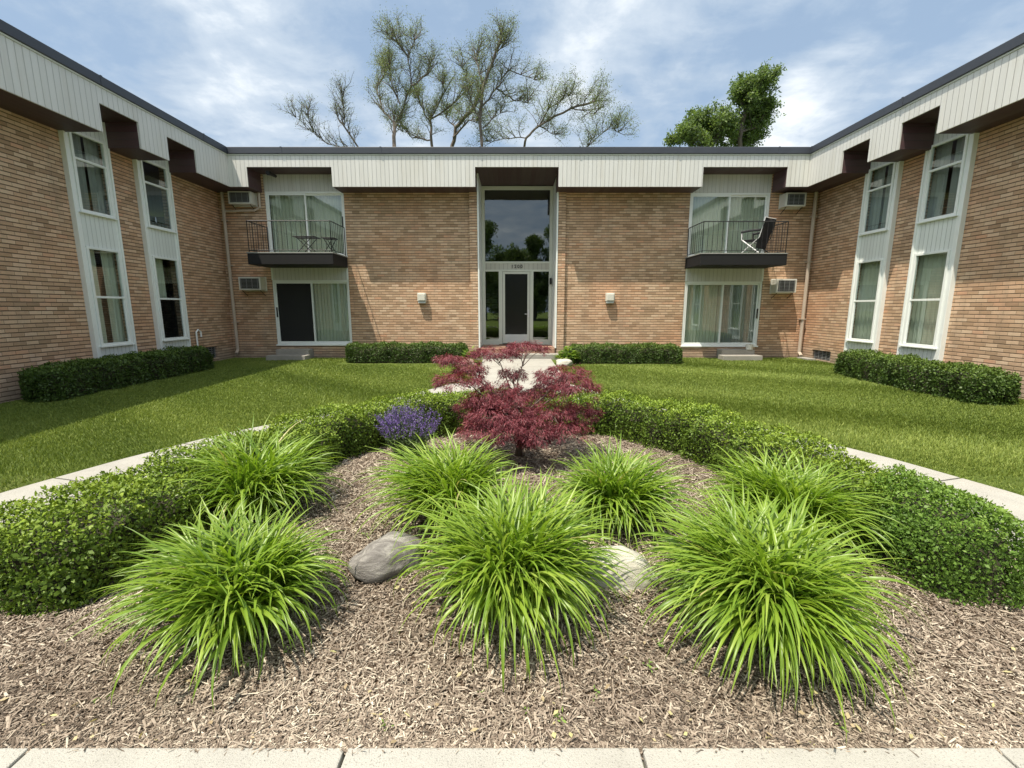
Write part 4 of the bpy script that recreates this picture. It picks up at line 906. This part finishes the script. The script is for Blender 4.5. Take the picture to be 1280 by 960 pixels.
for (px, py, pz, ra, rb) in PADS:
    tgt = Vector((px, py, pz-.02)); mid = fork.lerp(tgt, .5)+Vector((rpy.uniform(-.06, .06), rpy.uniform(-.05, .05), .07)); q1 = fork.lerp(mid, .5)+Vector((rpy.uniform(-.04, .04), 0, rpy.uniform(-.02, .05)))
    br.tube([fork, q1, mid, mid.lerp(tgt, .6)+Vector((0, 0, .03)), tgt], [.013, .011, .008, .005, .003], 5)
    for _ in range(9):
        a = rpy.uniform(0, 2*PI); e = tgt+Vector((math.cos(a)*ra*.9, math.sin(a)*ra*.9, rpy.uniform(-.6, .2)*rb)); s0 = mid.lerp(tgt, rpy.uniform(.4, 1)); br.tube([s0, s0.lerp(e, .5)+Vector((rpy.uniform(-.02, .02), rpy.uniform(-.02, .02), .03)), e], [.005, .0035, .0018], 4, False)
    ra *= 1.12; rb *= 1.15; n = min(int(2500*ra*(rb+.10)/.05), 2700)
    a = rng.uniform(0, 2*PI, n); r_ = np.sqrt(rng.random(n)); dome = np.sqrt(np.clip(1-r_**2, 0, 1))
    # leaves hang in tufts under the twigs
    tuft = rng.integers(0, 64, n); ta = rng.uniform(0, 2*PI, 64); tr = np.sqrt(rng.random(64))*1.05; tz = rng.uniform(-1.6, .6, 64)
    X = px+ra*tr[tuft]*np.cos(ta[tuft])+rng.normal(0, .022, n); Y = py+ra*tr[tuft]*np.sin(ta[tuft])+rng.normal(0, .022, n); Z = pz+rb*(tz[tuft]*.6+.5*(1-tr[tuft]**2))+rng.normal(0, .014, n)
    da = np.arctan2(Y-py, X-px)+rng.normal(0, .8, n); D = np.stack([np.cos(da), np.sin(da), rng.uniform(-1.5, .15, n)], 1)
    LP.append(np.stack([X, Y, Z], 1)); LD.append(D); LN.append(unit(rng.normal(0, .5, (n, 3))+np.array([0, 0, 1]))); LR.append(np.clip(rng.beta(2, 2.6, n)+.10*(Z-pz)/rb, 0, 1))
P = np.concatenate(LP); n = len(P)
br.build('trunk', M['mbark'], mp, smooth=True)
leaves('crown', P, np.concatenate(LN), rng.uniform(.028, .062, n), rng.uniform(.004, .0085, n), M['maple'], mp, np.concatenate(LR), np.concatenate(LD), .2)

# ================================================================== TREES BEYOND THE ROOF
def tree(name, label, Y, limbs, leafmat, seed, tw=1., leafn=9, leaf=.15, dens=1., spread=1., r0=.16, group='trees beyond the roof', dead=()):
    rng = random.Random(seed); nr = np.random.default_rng(seed)
    bx_, bz_ = limbs[0][0]; root = thing(name, label, 'tree', (bx_, Y, .1), group)
    mb = MB(); tips = []
    mb.tube([(bx_+.3, Y, -.1), (bx_+.1, Y+.1, bz_*.5), (bx_, Y, bz_)], [r0*1.9, r0*1.45, r0*1.1], 8)
    dep = {limbs[0][0]: 0.}
    for li, limb in enumerate(limbs):
        y0 = dep.get(tuple(limb[0]), 0.); drift = rng.uniform(-.45, .45); pts = []; rad = []
        r_s = r0 if li == 0 else r0*rng.uniform(.42, .55)
        fine = []
        for i in range(len(limb)-1):
            for k in range(4): fine.append((limb[i][0]+(limb[i+1][0]-limb[i][0])*k/4, limb[i][1]+(limb[i+1][1]-limb[i][1])*k/4))
        fine.append(limb[-1]); tot = len(fine)-1; acc = 0
        for i, (x, z) in enumerate(fine):
            if i: acc += math.dist(fine[i], fine[i-1])
            pts.append(Vector((x+rng.uniform(-.05, .05)*(i % 4 != 0), Y+y0+drift*acc+rng.uniform(-.08, .08), z+rng.uniform(-.05, .05)*(i % 4 != 0)))); rad.append(r_s*(1-.72*i/tot) if li else r_s*(1-.25*i/tot))
        for j, p in enumerate(limb): dep.setdefault(tuple(p), pts[min(tot, j*4)].y-Y)
        mb.tube(pts, rad, 6)
        if li in dead: continue
        # side branches -> twigs -> leaf points
        for i in range(1 if li else 2, tot+1):
            f = i/tot
            if li == 0 and f < .4: continue
            nbr = 2 if rng.random() < .75*dens else 1
            if i == tot: nbr += 3
            for _ in range(nbr):
                d = (pts[i]-pts[i-1]).normalized()*.6+Vector((rng.gauss(0, .55), rng.gauss(0, .55), rng.gauss(.45, .3))); d.normalize(); Lb = rng.uniform(.55, 1.25)*spread*(1.1-.35*f)
                a = pts[i]; b = a+d*Lb*.5+Vector((0, 0, rng.uniform(-.03, .1))); c = b+(d+Vector((rng.gauss(0, .35), rng.gauss(0, .35), rng.gauss(.1, .3)))).normalized()*Lb*.55
                mb.tube([a, b, c], [.030*tw, .021*tw, .013*tw], 3, False)
                for s0, dd in ((b, d), (b, d), (c, c-b), (c, c-b), (c, c-b), (a.lerp(b, .5), d)):
                    dd = (dd.normalized()*.5+Vector((rng.gauss(0, .6), rng.gauss(0, .6), rng.gauss(.35, .4)))).normalized(); l = rng.uniform(.25, .7)*spread; e = s0+dd*l
                    mb.tube([s0, s0.lerp(e, .5)+Vector((rng.gauss(0, .03), rng.gauss(0, .03), .02)), e], [.012*tw, .009*tw, .006*tw], 3, False)
                    for q in (.35, .6, .85, 1.0): tips.append(s0.lerp(e, q))
    mb.build('trunk', M['bark'], root)
    T_ = np.array([tuple(t) for t in tips]); k = nr.random(len(T_)) < .85
    T_ = T_[k]; P = np.repeat(T_, leafn, 0); n = len(P); P = P+nr.normal(0, .13*spread, (n, 3))
    leaves('crown', P, unit(nr.normal(size=(n, 3))), leaf*nr.uniform(.6, 1.25, n), leaf*.40*nr.uniform(.7, 1.2, n), leafmat, root, nr.random(n))
    return root
tl = M['treel']
tree('locust_tree', 'small nearly bare tree, leftmost above the roof', 32, [[(-10.23,11.89),(-10.24,12.2),(-11.09,13.49),(-11.45,13.98)],[(-11.09,13.49),(-10.97,14.34),(-10.97,15.2)],[(-10.23,11.89),(-11.04,12.14),(-12.03,12.2),(-12.85,12.82),(-13.75,13.6)],[(-12.85,12.82),(-13.04,13.7)]], tl, 61, 1., 2, .08, 1., 1.0, .07)
tree('locust_tree', 'tall forked tree above the roof with two open crowns', 28, [[(-6.88,10.61),(-6.97,12.44)],[(-6.97,12.44),(-7.78,13.39),(-8.17,14.74),(-7.78,15.76),(-7.96,16.4)],[(-7.78,13.39),(-8.38,14.01)],[(-6.97,12.44),(-6.54,12.97),(-5.91,14.43),(-5.97,15.96),(-5.60,16.9)],[(-5.91,14.43),(-4.96,15.25),(-4.83,15.96)],[(-6.42,13.18),(-6.8,14.01),(-6.95,15.15)],[(-5.97,15.96),(-6.5,16.5),(-6.8,16.7)]], tl, 62, 1., 6, .08, 1.2, 1.05, .12, dead=(2,))
tree('locust_tree', 'crooked leafy tree left of the tall slender one above the roof', 31, [[(-5.1,11.57),(-5.21,13.48)],[(-5.21,13.48),(-4.18,14.88),(-4.29,15.4)],[(-5.21,13.48),(-3.69,14.18),(-2.53,14.99),(-3.02,15.9)],[(-5.21,13.24),(-5.84,14.41),(-5.95,14.8)],[(-5.14,12.29),(-6.42,12.41),(-7.17,13.0)]], tl, 63, 1., 7, .085, 1., 1.05, .10)
tree('locust_tree', 'short twisted tree close against the crooked tree above the roof', 33, [[(-4.15,12.21),(-3.84,13.74),(-2.57,14.99),(-2.15,16.0)],[(-4.03,13.11),(-2.86,13.99),(-2.31,13.86)],[(-3.84,13.74),(-4.48,14.49)]], tl, 64, 1., 7, .09, 1., 1.1, .13)
tree('locust_tree', 'tall slender tree directly above the entrance with a bare branch reaching right', 29, [[(-1.79,10.93),(-1.91,12.71),(-1.71,14.35),(-.95,16.1),(-.62,16.9)],[(-1.74,12.27),(-.71,13.15)],[(-1.84,13.37),(-.94,14.46),(-.23,15.42),(1.29,14.99)],[(-1.71,14.35),(-2.1,15.9),(-1.97,16.4)],[(-.94,14.46),(.12,14.02),(.95,14.02)],[(-1.91,12.71),(-2.26,13.37),(-2.6,14.02)],[(-.95,16.1),(-.45,16.5)]], tl, 65, 1., 6, .08, 1.2, 1.05, .10, dead=())
tree('locust_tree', 'broad low tree arching right above the roof, right of the entrance', 34, [[(.71,12.4),(.99,13.32),(1.83,13.97),(3.91,14.7),(5.4,14.9)],[(1.83,13.97),(2.51,14.9),(3.7,15.4)],[(.99,13.32),(-.56,13.19),(-1.69,12.93)],[(5.1,12.4),(5.37,12.93),(6.74,14.0),(7.38,13.7)],[(3.91,14.7),(5.33,14.1)],[(1.83,13.97),(3.0,13.6)]], tl, 66, 1., 7, .095, 1.3, 1.3, .09)
tree('dense_tree', 'dense green tree with large leaves, rightmost above the roof', 27, [[(12.73,9.87),(12.52,11.13),(12.55,12.1),(12.85,12.7),(13.1,13.0)],[(12.52,11.13),(13.1,11.8),(13.4,12.3)],[(12.52,11.13),(13.3,11.4),(13.75,12.0)],[(12.55,12.1),(12.25,12.4),(12.2,12.6)],[(12.53,10.92),(11.83,11.2),(10.9,11.35),(10.4,11.5)],[(12.4,9.87),(10.76,10.2),(9.6,10.55),(9.2,10.5)],[(13.4,12.3),(14.2,13.4)],[(12.73,9.87),(13.1,10.6),(13.4,10.9)],[(10.76,10.2),(11.2,10.9),(11.3,11.2)]], M['treed'], 67, 1., 10, .18, 1.1, .80, .12, dead=(6,))

# trees across the street, seen mirrored in the entrance glass
def round_tree(x, y, h, r_, lab, seed):
    rng = np.random.default_rng(seed); rp = random.Random(seed); root = thing('street_tree', lab, 'tree', (x, y, 0), 'trees across the street')
    mb = MB(); mb.tube([(x, y, -.1), (x+.1, y, h*.3), (x, y, h*.6), (x, y, h*.9)], [.28, .2, .13, .04], 8); P = []; Nn = []
    for k in range(48):
        a = rp.uniform(0, 2*PI); zz = h*rp.uniform(.12, .97); rr_ = r_*(1-max(0, zz/h-.45)*1.5)*rp.uniform(.2, 1); c = np.array([x+rr_*math.cos(a), y+rr_*math.sin(a), zz])
        mb.tube([(x, y, zz*.75), tuple(c)], [.06, .02], 4, False); p, d = clump_leafball(c, (r_*.36, r_*.36, r_*.28), 240, rng); P.append(p); Nn.append(d)
    mb.build('trunk', M['bark'], root); P = np.concatenate(P); n = len(P)
    leaves('crown', P, unit(np.concatenate(Nn)+rng.normal(0, .6, (n, 3))), .3*rng.uniform(.6, 1.3, n), .17, M['treed'], root, rng.random(n))
for i, (x, y, h, r_) in enumerate(((-9.5, -30, 13, 4.2), (-3.7, -31, 12.6, 3.2), (.4, -34, 9.8, 3.2), (3.0, -31, 11.4, 2.2), (5.6, -31, 12.4, 2.6), (13, -34, 12, 4.5), (-1.7, -37, 10.2, 3.4), (2.0, -36, 9.6, 3.6))):
    round_tree(x, y, h, r_, 'leafy street tree across the road facing the courtyard, number %s from the left' % ('one two four six seven eight three five'.split()[i]), 80+i)

# ================================================================== SKY, SUN, CAMERA
LD = Vector((.28, .27, -1)).normalized()           # direction the sunlight travels
elev = math.asin(-LD.z); to_sun = -LD
w = bpy.data.worlds.new('World'); scene.world = w; w.use_nodes = True; nt = w.node_tree; nt.nodes.clear(); N = NT(nt)
sky = N.n('ShaderNodeTexSky', sky_type='NISHITA', sun_disc=False); sky.sun_elevation = elev; sky.sun_rotation = math.atan2(to_sun.x, to_sun.y); sky.air_density = 1.0; sky.dust_density = 1.5; sky.ozone_density = 1.2
tc = N.n('ShaderNodeTexCoord').outputs['Generated']; sp = N.n('ShaderNodeSeparateXYZ', ins={0: tc})
zc = N.m('ADD', N.m('MAXIMUM', sp.outputs[2], 0.), .18)
pv = N.n('ShaderNodeCombineXYZ', ins={0: N.m('DIVIDE', sp.outputs[0], zc), 1: N.m('DIVIDE', sp.outputs[1], zc)}).outputs[0]
n1 = N.noise(1.15, 8, .58, pv, .35)
mp2 = N.n('ShaderNodeMapping', ins={0: pv, 'Rotation': (0, 0, .7), 'Scale': (.55, 1.5, 1), 'Location': (3.1, 1.7, 0)}).outputs[0]
n2 = N.noise(1.6, 7, .62, mp2, .5)
def blob(d, deg):                                   # soft patch of sky round a direction
    dt = N.n('ShaderNodeVectorMath', operation='DOT_PRODUCT', ins={0: tc, 1: Vector(d).normalized()}).outputs['Value']
    return N.n('ShaderNodeMapRange', interpolation_type='SMOOTHSTEP', ins={0: dt, 1: math.cos(R(deg)), 2: 1.0}).outputs[0]
n3 = N.noise(4.2, 6, .6, pv, .3)
dens = N.m('ADD', N.m('ADD', N.m('MULTIPLY', n1, 1.0), N.m('MULTIPLY', n2, .55)), N.m('SUBTRACT', N.m('MULTIPLY', n3, .75), .555))
for d, deg, amp in (((-.431,.793,.431), 13, .13), ((-.43,.826,.365), 10, .08), ((.183,.874,.45), 10, .14), ((.09,.921,.379), 10, .07), ((.283,.843,.5), 9, .05), ((.303,.881,.363), 11, -.10), ((.444,.841,.308), 7, .26), ((.506,.787,.353), 5, .22), ((-.2,.93,.28), 10, .14),
                    ((-.294,.865,.407), 11, -.13), ((-.056,.877,.477), 12, -.15), ((-.15,.9,.44), 9, -.10), ((-.634,.699,.329), 15, -.08), ((.589,.719,.37), 13, -.05)):
    dens = N.m('ADD', dens, N.m('MULTIPLY', blob(d, deg), amp))
thin = N.n('ShaderNodeMapRange', interpolation_type='SMOOTHSTEP', ins={0: dens, 1: .38, 2: .60}).outputs[0]
ccol = N.ramp(dens, [(.40, (4.6,5.8,7.3)), (.56, (4.7,5.8,7.2)), (.72, (6.5,7.4,8.4)), (.90, (10.2,10.6,10.8))])
skyc = N.mix(.6, sky.outputs[0], (4.7,6.3,8.3))
fin = N.mix(N.m('MULTIPLY', thin, .85), skyc, ccol)
fin = N.mix(blob(-LD, 62), fin, N.mix(1., fin, (10, 9.6, 8.4), 'ADD'))      # broad glow added round the sun as extra fill for the shaded walls
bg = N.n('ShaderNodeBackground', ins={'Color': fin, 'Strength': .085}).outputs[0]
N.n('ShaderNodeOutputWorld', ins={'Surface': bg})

sun = bpy.data.lights.new('sun', 'SUN'); sun.energy = 5.0; sun.angle = R(.55); sun.color = (1., .91, .77)
so = bpy.data.objects.new('sun', sun); COL.objects.link(so); so.rotation_euler = LD.to_track_quat('-Z', 'Y').to_euler(); so.location = (-6, -6, 20)

cam = bpy.data.cameras.new('camera'); co = bpy.data.objects.new('camera', cam); COL.objects.link(co)
co.location = (0, 0, 1.65); co.rotation_euler = (R(90-9.63), 0, 0); cam.sensor_width = 36; cam.lens = 15.75; cam.clip_start = .05; cam.clip_end = 600
scene.camera = co
scene.view_settings.view_transform = 'Standard'; scene.view_settings.look = 'None'; scene.view_settings.exposure = 0.38; scene.view_settings.gamma = 1
scene.render.engine = 'CYCLES'; scene.cycles.use_denoising = True; scene.cycles.max_bounces = 6; scene.cycles.transparent_max_bounces = 12; scene.cycles.use_adaptive_sampling = True; scene.cycles.adaptive_threshold = .015
